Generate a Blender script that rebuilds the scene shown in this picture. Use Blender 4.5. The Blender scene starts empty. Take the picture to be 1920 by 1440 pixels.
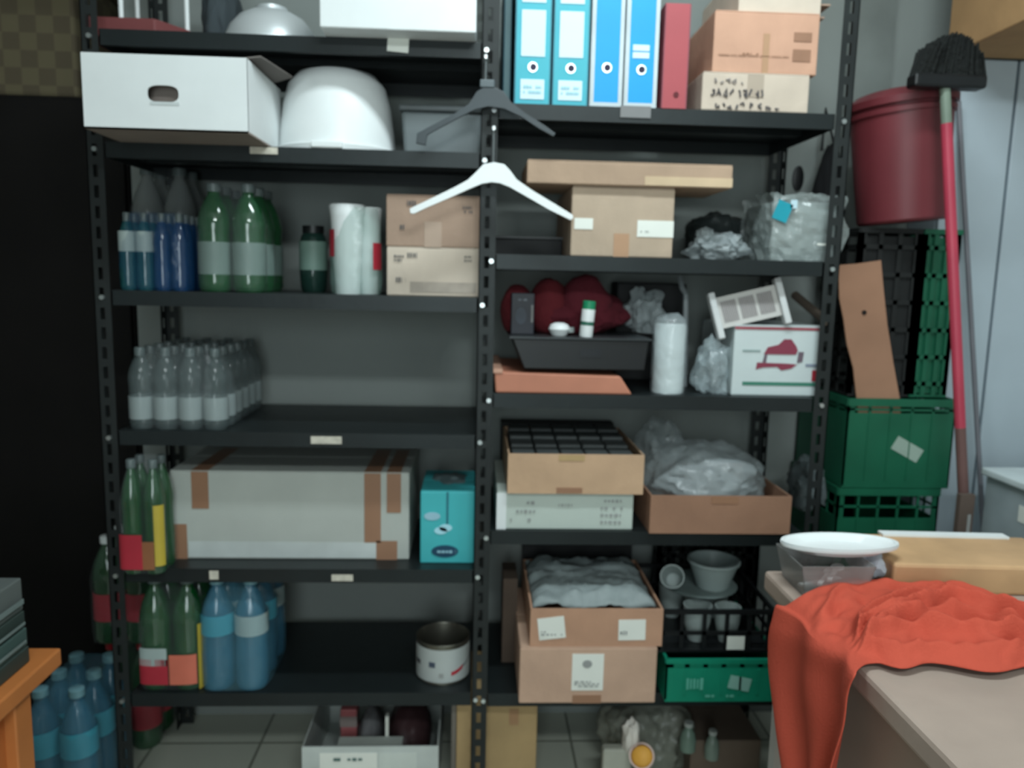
import bpy, bmesh, math, random
from mathutils import Vector, Matrix, noise
sc = bpy.context.scene
COL = sc.collection
R = math.radians
# ------------------------------------------------------------------ camera
FPX, CAMH = 1450.0, 1.35
PITCH, YAW, ROLL = R(7.9), R(2.8), R(1.3)
vF = Vector((math.sin(YAW)*math.cos(PITCH), math.cos(YAW)*math.cos(PITCH), -math.sin(PITCH)))
r0 = Vector((math.cos(YAW), -math.sin(YAW), 0)); u0 = r0.cross(vF)
vR = r0*math.cos(ROLL) + u0*math.sin(ROLL); vU = u0*math.cos(ROLL) - r0*math.sin(ROLL)
vC = Vector((0, 0, CAMH))
cam = bpy.data.cameras.new('camera'); cam.sensor_width = 36; cam.lens = 36*FPX/1920; cam.clip_start = .02
co = bpy.data.objects.new('camera', cam); COL.objects.link(co)
m3 = Matrix((vR, vU, -vF)).transposed(); co.matrix_world = Matrix.Translation(vC) @ m3.to_4x4()
sc.camera = co
cam.dof.use_dof = True; cam.dof.focus_distance = 0.75; cam.dof.aperture_fstop = 5.6
# ------------------------------------------------------------------ light
wd = bpy.data.worlds.new('world'); sc.world = wd; wd.use_nodes = True
wd.node_tree.nodes['Background'].inputs[0].default_value = (.5, .56, .6, 1)
wd.node_tree.nodes['Background'].inputs[1].default_value = .1
def area(name, loc, aim, sx, sy, e, c):
    l = bpy.data.lights.new(name, 'AREA'); l.shape = 'RECTANGLE'; l.size = sx; l.size_y = sy; l.energy = e; l.color = c
    o = bpy.data.objects.new(name, l); COL.objects.link(o); o.location = loc
    o.rotation_euler = (Vector(aim)-Vector(loc)).to_track_quat('-Z', 'Y').to_euler(); return o
area('ceiling_tube_light', (.36, 1.12, 2.62), (.36, 1.17, 0), .9, .12, 22, (.84, .97, 1))
area('front_fill_light', (.5, -.9, 2.60), (.45, 1.2, 0.6), .9, .14, 22, (.88, .99, 1))  # unseen second lamp, added for frontal light on the shelves
area('low_front_fill', (-.1, -1.5, 1.35), (.4, 1.8, .8), 1.0, 1.3, 27, (.84, .97, 1))  # unseen soft fill added low behind the viewer to even out the wall
vs = sc.view_settings
vs.view_transform = 'Standard'; vs.look = 'None'; vs.exposure = 0.0; vs.gamma = 1; vs.use_curve_mapping = False
sc.cycles.transparent_max_bounces = 24; sc.cycles.max_bounces = 7
try: sc.cycles.sample_clamp_indirect = 4
except Exception: pass

def W(px, py, Y=None, Z=None, X=None):
    d = vF*FPX + vR*(px-960) + vU*(720-py)
    if Y is not None: t = Y/d.y
    elif Z is not None: t = (Z-CAMH)/d.z
    else: t = X/d.x
    return vC + d*t
# ------------------------------------------------------------------ materials
def lin(c): return tuple(((v/255+.055)/1.055)**2.4 if v > 10 else v/255/12.92 for v in c)
MATS = {}
def M(name, rgb, rough=.6, metal=0., alpha=1., var=.12, scale=8., bump=0., bscale=60., spec=.4, coord='Object'):
    if name in MATS: return MATS[name]
    m = bpy.data.materials.new(name); m.use_nodes = True; nt = m.node_tree; b = nt.nodes['Principled BSDF']
    c = lin(rgb)
    b.inputs['Roughness'].default_value = rough; b.inputs['Metallic'].default_value = metal
    b.inputs['Specular IOR Level'].default_value = spec; b.inputs['Alpha'].default_value = alpha
    tc = nt.nodes.new('ShaderNodeTexCoord')
    n = nt.nodes.new('ShaderNodeTexNoise'); n.inputs['Scale'].default_value = scale; n.inputs['Detail'].default_value = 4
    nt.links.new(tc.outputs[coord], n.inputs['Vector'])
    r = nt.nodes.new('ShaderNodeValToRGB'); r.color_ramp.elements[0].position = .3; r.color_ramp.elements[1].position = .7
    r.color_ramp.elements[0].color = tuple(v*(1-var) for v in c)+(1,); r.color_ramp.elements[1].color = tuple(min(1, v*(1+var)) for v in c)+(1,)
    nt.links.new(n.outputs['Fac'], r.inputs['Fac']); nt.links.new(r.outputs['Color'], b.inputs['Base Color'])
    if bump:
        n2 = nt.nodes.new('ShaderNodeTexNoise'); n2.inputs['Scale'].default_value = bscale; n2.inputs['Detail'].default_value = 3
        nt.links.new(tc.outputs[coord], n2.inputs['Vector'])
        bp = nt.nodes.new('ShaderNodeBump'); bp.inputs['Strength'].default_value = bump; bp.inputs['Distance'].default_value = .01
        nt.links.new(n2.outputs['Fac'], bp.inputs['Height']); nt.links.new(bp.outputs['Normal'], b.inputs['Normal'])
    MATS[name] = m; return m
kraft = M('kraft', (186, 146, 118), .8, bump=.1)
kraft_d = M('kraft_brown', (150, 112, 90), .8, bump=.1)
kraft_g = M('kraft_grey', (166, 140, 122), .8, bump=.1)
kraft_p = M('kraft_pale', (205, 190, 174), .8, bump=.1)
kraft_y = M('kraft_yellow', (178, 150, 108), .8, bump=.1)
tape_m = M('brown_tape', (150, 112, 88), .35, var=.05)
tape_k = M('kraft_tape', (176, 138, 108), .35, var=.05)
white_c = M('white_card', (222, 226, 226), .65, var=.04)
white_p = M('white_plastic', (228, 232, 232), .35, var=.03)
paper = M('paper', (226, 228, 220), .7, var=.04)
ink = M('ink', (74, 76, 80), .7)
ink_l = M('faint_ink', (150, 152, 150), .7)
shelfm = M('dark_steel', (30, 36, 37), .42, metal=.25, var=.15, bump=.03)
postm = M('post_steel', (36, 40, 40), .5, metal=.3, var=.2)
boltm = M('zinc', (200, 205, 205), .3, metal=.9)
blackp = M('black_plastic', (18, 20, 22), .4, var=.2)
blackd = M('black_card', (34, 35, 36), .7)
film = M('clear_film', (205, 215, 218), .18, alpha=.045, bump=.6, bscale=26, spec=.9)
film_g = M('cloudy_film', (175, 184, 186), .3, alpha=.5, bump=.5, bscale=22, spec=.6)
film_d = M('grey_film', (110, 120, 122), .3, alpha=.72, bump=.8, bscale=20, spec=.7)
pet_c = M('clear_bottle', (98, 110, 110), .12, alpha=.34, spec=.8)
pet_b = M('blue_bottle', (54, 104, 130), .12, alpha=.72, spec=.9)
pet_d = M('deep_blue_bottle', (20, 54, 92), .15, alpha=.8, spec=.8)
pet_t = M('teal_bottle', (28, 80, 84), .15, alpha=.8, spec=.8)
pet_g = M('green_bottle', (6, 66, 24), .1, alpha=.93, spec=.9)
pet_gd = M('bright_green_bottle', (8, 70, 30), .1, alpha=.92, spec=.9)
lab_w = M('white_label', (160, 174, 172), .5)
lab_b = M('blue_label', (64, 148, 168), .45)
lab_r = M('red_label', (170, 44, 58), .5)
lab_y = M('yellow_label', (182, 160, 60), .5)
lab_o = M('salmon_label', (196, 104, 84), .5)
wire_m = M('wire_steel', (170, 176, 178), .3, metal=.8)
steel = M('bright_steel', (225, 230, 232), .36, metal=.55, var=.03)
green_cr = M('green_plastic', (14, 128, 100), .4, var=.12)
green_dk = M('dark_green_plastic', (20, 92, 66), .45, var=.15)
gold_tex = None
# ------------------------------------------------------------------ mesh helpers
def bx(bm, x0, x1, y0, y1, z0, z1, mi=0):
    v = [bm.verts.new((x, y, z)) for z in (z0, z1) for y in (y0, y1) for x in (x0, x1)]
    for f in ((0, 2, 3, 1), (4, 5, 7, 6), (0, 1, 5, 4), (2, 6, 7, 3), (0, 4, 6, 2), (1, 3, 7, 5)):
        fc = bm.faces.new([v[i] for i in f]); fc.material_index = mi
    return v
def lathe(bm, prof, c=(0, 0, 0), seg=24, sx=1, sy=1):
    rings = []
    for r, z in prof:
        if r < 1e-5: rings.append([bm.verts.new((c[0], c[1], c[2]+z))])
        else: rings.append([bm.verts.new((c[0]+r*sx*math.cos(2*math.pi*i/seg), c[1]+r*sy*math.sin(2*math.pi*i/seg), c[2]+z)) for i in range(seg)])
    for a, b in zip(rings, rings[1:]):
        for i in range(seg):
            j = (i+1) % seg
            if len(a) == 1 and len(b) == 1: continue
            if len(a) == 1: f = [a[0], b[j], b[i]]
            elif len(b) == 1: f = [a[i], a[j], b[0]]
            else: f = [a[i], a[j], b[j], b[i]]
            bm.faces.new(f)
def tube(bm, pts, r, seg=8, r2=None):
    pts = [Vector(p) for p in pts]; rings = []
    n = len(pts)
    for k, p in enumerate(pts):
        d = (pts[min(k+1, n-1)]-pts[max(k-1, 0)]).normalized()
        a = d.orthogonal().normalized() if k == 0 else (rings_a - d*rings_a.dot(d)).normalized()
        rings_a = a; b = d.cross(a); rr = r if r2 is None else r+(r2-r)*k/(n-1)
        rings.append([bm.verts.new(p+(a*math.cos(2*math.pi*i/seg)+b*math.sin(2*math.pi*i/seg))*rr) for i in range(seg)])
    for A, B in zip(rings, rings[1:]):
        for i in range(seg):
            j = (i+1) % seg; bm.faces.new([A[i], A[j], B[j], B[i]])
    bm.faces.new(rings[0][::-1]); bm.faces.new(rings[-1])
def poly_prism(bm, pts, off):
    pts = [Vector(p) for p in pts]; off = Vector(off)
    a = [bm.verts.new(p) for p in pts]; b = [bm.verts.new(p+off) for p in pts]
    bm.faces.new(a[::-1]); bm.faces.new(b); n = len(a)
    for i in range(n):
        j = (i+1) % n; bm.faces.new([a[i], a[j], b[j], b[i]])
def obj(name, bm, mat, parent=None, bevel=0., smooth=False, sub=0, solid=0., loc=None):
    if bevel:
        bmesh.ops.bevel(bm, geom=[e for e in bm.edges], offset=bevel, segments=2, affect='EDGES', clamp_overlap=True, profile=.5)
    bmesh.ops.recalc_face_normals(bm, faces=bm.faces)
    me = bpy.data.meshes.new(name); bm.to_mesh(me); bm.free()
    for x in (mat if isinstance(mat, (list, tuple)) else [mat]): me.materials.append(x)
    if smooth:
        for p in me.polygons: p.use_smooth = True
        try: me.set_sharp_from_angle(angle=R(40))
        except Exception: pass
    o = bpy.data.objects.new(name, me); COL.objects.link(o)
    if parent: o.parent = parent
    if loc: o.location = loc
    if solid:
        s = o.modifiers.new('s', 'SOLIDIFY'); s.thickness = solid
    if sub:
        s = o.modifiers.new('u', 'SUBSURF'); s.levels = sub; s.render_levels = sub
    return o
def N(): return bmesh.new()
def tag(o, label, cat, group=None, kind=None):
    if label: o['label'] = label
    if cat: o['category'] = cat
    if group: o['group'] = group
    if kind: o['kind'] = kind
    return o
def thing(name, label, cat, loc=(0, 0, 0), rz=0., group=None):
    o = bpy.data.objects.new(name, None); COL.objects.link(o); o.empty_display_size = .05
    o.location = loc; o.rotation_euler = (0, 0, R(rz)); return tag(o, label, cat, group)
def struct(name, bm, mat): return tag(obj(name, bm, mat), None, None, kind='structure')
def decal(t, name, u0, u1, v0, v1, mat, th=.0012, rot=0., y=0.):
    """thin paper or tape on the front face (local y = 0) of a carton, u and v as fractions"""
    w, h = t['_w'], t['_h']; b = N()
    cx, cz = (u0+u1)/2*w-w/2, (v0+v1)/2*h; hw, hh = (u1-u0)*w/2, (v1-v0)*h/2
    bx(b, -hw, hw, -th, 0, -hh, hh)
    bmesh.ops.transform(b, matrix=Matrix.Translation((cx, y-.0003, cz)) @ Matrix.Rotation(R(rot), 4, 'Y'), verts=b.verts)
    return obj(name, b, mat, t)
def print_rows(t, u0, u1, v0, v1, rows, mat=None, seed=1, th=.0008, y=0., name='printed_text', fill=.55):
    """small dark marks in rows: print too blurred to read"""
    rnd = random.Random(seed); w, h = t['_w'], t['_h']; b = N(); dv = (v1-v0)/rows
    for k in range(rows):
        z = (v0+dv*(k+.5))*h; u = u0
        while u < u1:
            l = rnd.uniform(.02, .06)*(u1-u0)*3
            hh = dv*h*.5*fill*rnd.uniform(.7, 1.1)
            if rnd.random() > .25: bx(b, u*w-w/2, min(u+l, u1)*w-w/2, y-th-.0018, y-.0018, z-hh, z+hh)
            u += l+.012
    return obj(name, b, mat or ink, t)
def scrawl(t, u0, u1, v0, v1, mat, seed, th=.0016):
    """hand-written marker line"""
    rnd = random.Random(seed); w, h = t['_w'], t['_h']; b = N(); u = u0
    while u < u1:
        lw = rnd.uniform(.035, .05); pts = []
        for k in range(rnd.randint(3, 5)):
            pts.append((( u+rnd.random()*lw)*w-w/2, -.0022, (v0+(v1-v0)*rnd.random())*h))
        tube(b, pts, th, 5); u += lw+.012 if rnd.random() > .2 else lw+.04
    return obj('handwriting', b, mat, t)
def carton(name, label, cat, l, r, top, z0, Yf, d, mat, ym=None, rz=0., group=None, open_=0., h=None, flaps=True, shrink=0., th=.004):
    """a carton placed on a surface at height z0, front at Yf"""
    ym = ym if ym is not None else top
    X0, X1 = W(l, ym, Y=Yf).x, W(r, ym, Y=Yf).x
    if h is None: h = W((l+r)/2, top, Y=Yf).z - z0
    w = X1-X0-shrink
    t = thing(name, label, cat, ((X0+X1)/2, Yf, z0), rz, group)
    t['_w'], t['_h'], t['_d'] = w, h, d
    b = N()
    if open_:
        bx(b, -w/2, w/2, 0, d, 0, th)
        bx(b, -w/2, w/2, 0, th, th, h); bx(b, -w/2, w/2, d-th, d, th, h)
        bx(b, -w/2, -w/2+th, th, d-th, th, h); bx(b, w/2-th, w/2, th, d-th, th, h)
        obj('body', b, mat, t)
    else:
        bx(b, -w/2, w/2, 0, d, 0, h); obj('body', b, mat, t, bevel=.003)
        if flaps:
            for s in (0, 1):
                b = N(); bx(b, -w/2+.002, w/2-.002, .001 if s == 0 else d/2+.0015, d/2-.0015 if s == 0 else d-.001, h, h+.0025); obj('flap', b, mat, t)
    return t
def blob(name, c, s, amp, mat, seed=0, parent=None, sub=4, freq=3., flat=True, sharp=True):
    b = N(); bmesh.ops.create_icosphere(b, subdivisions=sub, radius=1)
    off = Vector((seed*7.3, seed*3.1, seed*1.7))
    for v in b.verts:
        n = v.co.normalized(); k = noise.noise(n*freq*.6+off)*1.3 + .5*noise.noise(n*freq*2+off)
        if sharp: k += .6*(abs(noise.noise(n*freq*1.3+off*2))-.25)+.35*(abs(noise.noise(n*freq*3.3+off*3))-.2)
        v.co = n*(1+amp*k); v.co = Vector((v.co.x*s[0], v.co.y*s[1], v.co.z*s[2]))
        if flat: v.co.z = max(v.co.z, -s[2]*.8)
    zmin = min(v.co.z for v in b.verts)
    for v in b.verts: v.co += Vector((c[0], c[1], c[2]-zmin if flat else c[2]))
    return obj(name, b, mat, parent, smooth=True)

F, BK, WALL = 1.80, 2.20, 2.25
ZL = [1.862, 1.625, 1.300, .976, .642, .323]
ZR = [1.735, 1.401, 1.077, .741, .320]
XL0, XM0, XM1, XR1 = -.862, .005, .043, .852
# ------------------------------------------------------------------ room shell
wallm = M('wall_paint', (138, 144, 141), .85, var=.06, scale=2.5, bump=.05)
b = N(); bx(b, -.90, 2.1, WALL, WALL+.1, 0, 2.7); struct('wall_back', b, wallm)
b = N(); bx(b, -.96, -.90, WALL, 2.95, 0, 2.7); struct('wall_return', b, wallm)
b = N(); bx(b, -2.3, -.96, 2.85, 2.95, 0, 2.7); struct('wall_niche', b, wallm)
b = N(); bx(b, -2.4, -2.3, -1.6, 2.95, 0, 2.7); struct('wall_left', b, wallm)
b = N(); bx(b, 2.0, 2.1, -1.6, WALL, 0, 2.7); struct('wall_right', b, M('pale_wall_paint', (190, 196, 194), .85, var=.04, scale=2.5))  # unseen side wall made paler to bounce more light
wallw = M('white_wall_paint', (214, 218, 216), .85, var=.04, scale=2.5)  # unseen front wall whitened to bounce light onto the shelves
b = N(); bx(b, -2.4, 2.1, -1.7, -1.6, 0, 2.7); struct('wall_front', b, wallw)
b = N(); bx(b, -2.4, 2.1, -1.7, 2.95, 2.7, 2.8); struct('ceiling', b, M('ceiling_paint', (225, 226, 224), .9))
b = N(); bx(b, 1.03, 1.16, WALL-.02, WALL, 0, 2.7); struct('trim_1', b, M('pillar_paint', (118, 124, 121), .85))
# tiled floor
fm = bpy.data.materials.new('floor_tiles'); fm.use_nodes = True; nt = fm.node_tree; pb = nt.nodes['Principled BSDF']
tc = nt.nodes.new('ShaderNodeTexCoord'); br = nt.nodes.new('ShaderNodeTexBrick')
br.offset = 0; br.inputs['Scale'].default_value = 1; br.inputs['Brick Width'].default_value = .3; br.inputs['Row Height'].default_value = .3
br.inputs['Mortar Size'].default_value = .004
br.inputs['Color1'].default_value = lin((186, 188, 174))+(1,); br.inputs['Color2'].default_value = lin((178, 181, 168))+(1,); br.inputs['Mortar'].default_value = lin((116, 118, 106))+(1,)
nt.links.new(tc.outputs['Object'], br.inputs['Vector']); nt.links.new(br.outputs['Color'], pb.inputs['Base Color']); pb.inputs['Roughness'].default_value = .35
b = N(); bx(b, -2.4, 2.1, -1.7, 2.95, -.05, 0); struct('floor', b, fm)

b = N()
for x0, x1, z0, z1 in ((-.65, -.6, .65, 2.05), (.4, .45, .65, 2.05), (-.65, .45, .65, .7), (-.65, .45, 2., 2.05), (-.12, -.08, .65, 2.05)): bx(b, x0, x1, -1.6, -1.56, z0, z1)
struct('fill_frame_1', b, M('fill_frame_paint', (210, 210, 206), .5))  # unseen frame added to go with the low fill light
# ceiling lamp body
t = thing('ceiling_lamp', 'long white ceiling tube lamp above the shelves', 'lamp', (.36, 1.12, 2.65))
b = N(); bx(b, -.5, .5, -.08, .08, 0, .05); obj('housing', b, white_p, t)
t = thing('ceiling_lamp', 'added white tube lamp for frontal fill, behind the viewer', 'lamp', (.5, -.9, 2.65))  # unseen lamp body added to go with the frontal fill
b = N(); bx(b, -.5, .5, -.08, .08, 0, .05); obj('housing', b, white_p, t)

# ------------------------------------------------------------------ shelving unit
unit = thing('shelving_unit', 'dark grey slotted metal shelving, two bays of shelves against the back wall', 'shelving', (0, F, 0))
def post(x0, x1, front, side):
    """slotted angle post; local y = 0 is the front"""
    b = N(); H = 2.45; w = x1-x0; th = .002
    y0 = 0 if front else BK-F
    def strip(ax):   # ax 0: flange in x, 1: flange in y
        def q(a0, a1, z0, z1):
            if ax == 0: bx(b, x0+a0, x0+a1, y0, y0+th, z0, z1)
            else:
                xx = x0 if side < 0 else x1-th
                yy = (y0+a0, y0+a1) if front else (y0-a1, y0-a0)
                bx(b, xx, xx+th, yy[0], yy[1], z0, z1)
        q(0, w*.33, 0, H); q(w*.62, w, 0, H); z = 0
        while z < H:
            q(w*.33, w*.62, z, z+.018); z += .045
    strip(0); strip(1)
    obj('post', b, postm, unit)
for fr in (True, False):
    post(XL0, XL0+.036, fr, -1); post(XM0, XM1, fr, -1); post(XR1-.036, XR1, fr, 1)
def shelf(x0, x1, z):
    b = N(); D = BK-F; y0 = .002
    bx(b, x0, x1, y0, D-.002, z-.002, z)
    bx(b, x0, x1, y0, y0+.002, z-.034, z-.002); bx(b, x0, x1, D-.004, D-.002, z-.034, z-.002)
    bx(b, x0, x0+.002, y0, D-.004, z-.034, z-.002); bx(b, x1-.002, x1, y0, D-.004, z-.034, z-.002)
    bx(b, x0, x1, y0+.002, y0+.014, z-.034, z-.032)
    bx(b, x0, x1, D/2-.02, D/2+.02, z-.018, z-.002)
    return obj('shelf', b, shelfm, unit)
sl = [shelf(XL0+.038, XM0-.001, z) for z in ZL]
sr = [shelf(XM1+.001, XR1-.038, z) for z in ZR]
sl_boxes = []
bolts = [(XL0+.018, z-.017) for z in ZL] + [(XM0+.010, z-.017) for z in ZL] + [(XM1-.009, z-.017) for z in ZR] + [(XR1-.018, z-.017) for z in ZR]
for x, z in bolts:
    b = N(); tube(b, [(x, .003, z), (x, -.005, z)], .0055, 10); obj('bolt', b, boltm, unit)
HK1, HK2 = W(911, 104, Y=1.765), W(926, 238, Y=1.745)
for hk, ln in ((HK1, .045), (HK2, .065)):
    b = N(); x = min(max(hk.x, XM0+.006), XM1-.004); tube(b, [(x, .003, hk.z-.006), (x, -ln, hk.z-.006)], .003, 8); obj('peg', b, boltm, unit)
def lip_label(par, l, r, y0, y1, mat=paper, name='paper_label', tilt=0., drop=0.):
    a, c = W(l, (y0+y1)/2, Y=F), W(r, (y0+y1)/2, Y=F); z0, z1 = W((l+r)/2, y1, Y=F).z, W((l+r)/2, y0, Y=F).z
    b = N(); bx(b, a.x, c.x, -.002, -.0006, z0, z1)
    bmesh.ops.rotate(b, cent=((a.x+c.x)/2, 0, z1), matrix=Matrix.Rotation(R(tilt), 3, 'Y'), verts=b.verts)
    return obj(name, b, mat, par)
lab_dirty = M('old_label', (196, 190, 176), .7, var=.2, scale=60)
lip_label(sl[0], 728, 768, 62, 98, paper, tilt=4); lip_label(sl[1], 469, 521, 276, 289, lab_dirty)
lip_label(sl[3], 583, 641, 818, 832, lab_dirty); lip_label(sl[4], 393, 410, 1070, 1086, lab_dirty); lip_label(sl[4], 622, 662, 1077, 1089, lab_dirty)
lip_label(sr[0], 1163, 1220, 199, 221, M('grey_label', (120, 120, 120), .6))

# ------------------------------------------------------------------ bottle packs
def bottle_pack(label, cx, cy, z0, nx, ny, r, h, body, label_m=None, label2=None, cap=None, group=None, wrap=film, lz=(.3, .5), top=1.0, name='bottle_pack', caph=.02, rz=0., splash=None, body2=None):
    t = thing(name, label, 'bottle pack', (cx, cy, z0), rz, group)
    me_b = me_l = me_c = me_2 = None
    for i in range(nx):
        for j in range(ny):
            x = (i-(nx-1)/2)*2.02*r; y = (j-(ny-1)/2)*2.02*r
            if me_b is None:
                b = N(); lathe(b, [(0, .006), (r*.5, .002), (r*.85, 0), (r, .012), (r*.97, h*.1), (r, h*.14), (r, h*.33), (r*.95, h*.36), (r*.95, h*.56), (r, h*.6), (r*.97, h*.66), (r*.8, h*.76), (r*.5, h*.86), (r*.34, h*.9), (r*.34, h-.012)], seg=20)
                o = obj('bottle', b, body, t, smooth=True, loc=(x, y, 0)); me_b = o.data
            else:
                o = bpy.data.objects.new('bottle', me_b); COL.objects.link(o); o.parent = t; o.location = (x, y, 0)
            if body2 and i >= nx/2:
                o.data = me_2 or o.data.copy(); me_2 = o.data; me_2.materials[0] = body2
            if me_c is None:
                b = N(); lathe(b, [(0, h-caph), (r*.42, h-caph), (r*.42, h-.002), (r*.36, h), (0, h)], seg=14)
                me_c = obj('cap', b, cap or white_p, o, smooth=True).data
            else:
                c = bpy.data.objects.new('cap', me_c); COL.objects.link(c); c.parent = o
            if label_m and not (body2 and i >= nx/2):
                lm = label_m if (not label2 or (i+j) % 2 == 0) else label2
                b = N(); lathe(b, [(r*1.004, h*lz[0]), (r*1.006, h*lz[1])], seg=20)
                l = obj('label', b, lm, o, smooth=True)
    # shrink wrap with rounded corners, drawn in at the neck
    b = N(); hx, hy = nx*r*1.02+.002, ny*r*1.02+.002; seg = 40; rings = []
    prof = [(0, .001, .92), (1, .004, .97), (1, .03, 1.), (1, h*.3, 1.), (1, h*.62, 1.), (1, h*.76, .9), (1, h*.9, .72), (1, h*1.0, .52), (0, h*1.02, .3)]
    for _, z, k in prof:
        ring = []
        ins = (1-k)*r*2.2
        for q in range(seg):
            a = 2*math.pi*q/seg; c, s_ = math.cos(a), math.sin(a)
            x = math.copysign(abs(c)**.35, c)*(hx-ins); y = math.copysign(abs(s_)**.35, s_)*(hy-ins)
            w_ = 1+.02*noise.noise(Vector((x*40+cx*9, y*40, z*30)))
            ring.append(b.verts.new((x*w_, y*w_, z)))
        rings.append(ring)
    for A, B_ in zip(rings, rings[1:]):
        for q in range(seg):
            p = (q+1) % seg; b.faces.new([A[q], A[p], B_[p], B_[q]])
    b.faces.new(rings[-1])
    wr = obj('shrink_wrap', b, wrap, t, smooth=True)
    if splash:      # printed bands on the front of the wrap
        for (zz0, zz1, mm, f0, f1) in splash:
            b = N(); r0_ = []; r1_ = []
            for q in range(13):
                x = f0+(f1-f0)*q/12; y = -(1-min(abs(x), 1)**5.7)**(1/5.7) if abs(x) < 1 else 0
                r0_.append(b.verts.new((x*(hx+.002), y*(hy+.0025), h*zz0))); r1_.append(b.verts.new((x*(hx+.002), y*(hy+.0025), h*zz1)))
            for q in range(12): b.faces.new([r0_[q], r0_[q+1], r1_[q+1], r1_[q]])
            obj('printed_band', b, mm, wr, smooth=True)
    return t
def at(px, Y, py=900): return W(px, py, Y=Y).x
gcap = M('green_cap', (20, 110, 60), .4); bcap = M('blue_cap', (40, 110, 170), .4); rcap = M('red_cap', (150, 30, 40), .4)
clear_band = M('band_white', (170, 182, 182), .4, alpha=.6)
clr_cap = M('clear_cap', (96, 106, 106), .3, alpha=.8); pal_cap = M('pale_blue_cap', (110, 150, 160), .3)
# left bay, third shelf
bottle_pack('small shrink-wrapped pack of blue and teal bottles with white labels beside the green bottle pack', -.738, 1.89, ZL[2], 4, 4, .0193, W(300, 402, Y=1.87).z-ZL[2], pet_t, lab_w, None, clr_cap, body2=pet_d, lz=(.5, .76), name='water_bottle_pack', wrap=M('blue_film', (50, 100, 150), .2, alpha=.14, bump=.5, bscale=26, spec=.9))
bottle_pack('tall grey clear bottle pack half hidden behind the small blue pack', at(320, 2.11, 360), 2.105, ZL[2], 2, 2, .04, W(315, 318, Y=2.1).z-ZL[2], M('grey_bottle', (120, 124, 122), .2, alpha=.7), None, None, clr_cap, name='clear_bottle_pack', wrap=film)
bottle_pack('green bottle pack with pale labels in clear wrap, beside the small blue pack', at(442, 1.93, 450)+.012, 1.94, ZL[2], 2, 3, .0385, W(440, 348, Y=1.9).z-ZL[2], pet_gd, M('dull_label', (106, 124, 118), .5), None, clr_cap, lz=(.16, .46), name='green_bottle_pack')
# fourth shelf
bottle_pack('clear pack of small empty-looking water bottles alone on the fourth shelf', -.70, 1.99, ZL[3], 4, 6, .0285, W(350, 652, Y=1.85).z-ZL[3], pet_c, clear_band, None, clr_cap, lz=(.12, .4), name='water_bottle_pack')
# fifth shelf, green pack behind the left post
sp = [(.02, .17, lab_y, .5, 1.), (.17, .40, lab_r, .52, .76), (.17, .38, lab_o, .76, .98)]
bottle_pack('green bottle pack with red and yellow wrap beside the long taped carton', -.768, 1.812, ZL[4], 2, 2, .0245, .27, pet_g, None, None, clr_cap, name='green_bottle_pack', splash=[(.05, .36, lab_r, -.9, .1), (.05, .3, M('brown_label', (140, 90, 60), .5), .1, .6), (.08, .62, lab_y, .62, .97)])
# bottom shelf
bottle_pack('green bottle pack with a red, white and yellow wrap on the bottom shelf', -.737, 1.93, ZL[5], 2, 3, .039, .285, pet_g, None, None, clr_cap, name='green_bottle_pack', splash=[(.07, .30, lab_r, -.82, .02), (.07, .34, lab_o, .06, .82), (.24, .40, lab_w, -.8, .0), (.01, .6, lab_y, .86, .98)])
bottle_pack('light blue water bottle pack on the bottom shelf beside the green bottle pack', at(447, 1.93, 1190)+.018, 1.93, ZL[5], 2, 3, .0405, .285, pet_b, lab_b, lab_w, pal_cap, lz=(.5, .68), name='water_bottle_pack', wrap=M('aqua_film', (120, 180, 200), .15, alpha=.16, bump=.5, bscale=24, spec=.9))
# on the floor left of the shelving
bottle_pack('blue water bottle pack standing on the floor left of the shelving', at(160, 1.93, 1350)-.002, 1.905, 0, 2, 3, .043, .33, pet_b, lab_b, None, pal_cap, lz=(.5, .7), name='water_bottle_pack', wrap=M('aqua_film2', (110, 165, 185), .15, alpha=.16, bump=.5, bscale=24, spec=.9))
gx = -.965
bottle_pack('green bottle pack at the bottom of the floor stack, left of the shelving', gx, 2.148, 0, 2, 2, .042, .31, pet_g, lab_r, None, rcap, lz=(.2, .45), name='green_bottle_pack')
bottle_pack('green bottle pack with red label on top of the floor stack, behind the left post', gx, 2.148, .318, 2, 2, .042, .30, pet_g, lab_r, None, white_p, lz=(.22, .48), name='green_bottle_pack')

# ------------------------------------------------------------------ left bay, top shelf
z = ZL[0]
t = thing('display_stand', 'dark red base board with white upright rods on the top shelf', 'stand', (at(272, 1.92, 45), 1.86, z))
b = N(); poly_prism(b, [(-.115, 0, 0), (.045, 0, 0), (.095, .08, 0), (.095, .26, 0), (-.115, .26, 0)], (0, 0, .042)); obj('base', b, M('dark_red_board', (120, 62, 62), .6), t, bevel=.003)
for x, y, zz in ((-.04, .03, .03), (.085, .09, .03), (-.09, .24, .03), (.085, .24, .03)):
    b = N(); tube(b, [(x, y, zz), (x, y, .36)], .0055, 8); obj('rod', b, white_p, t)
b = N(); bx(b, -.1, .11, .02, .26, .36, .366); obj('shelf_plate', b, white_p, t)
# dark bag
t = tag(blob('cloth_bag', (at(412, 2.05, 30), 2.07, z), (.042, .07, .13), .18, M('slate_cloth', (62, 70, 74), .9), 3), 'dark slate cloth bag between the red stand and the steel bowl', 'bag')
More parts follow.
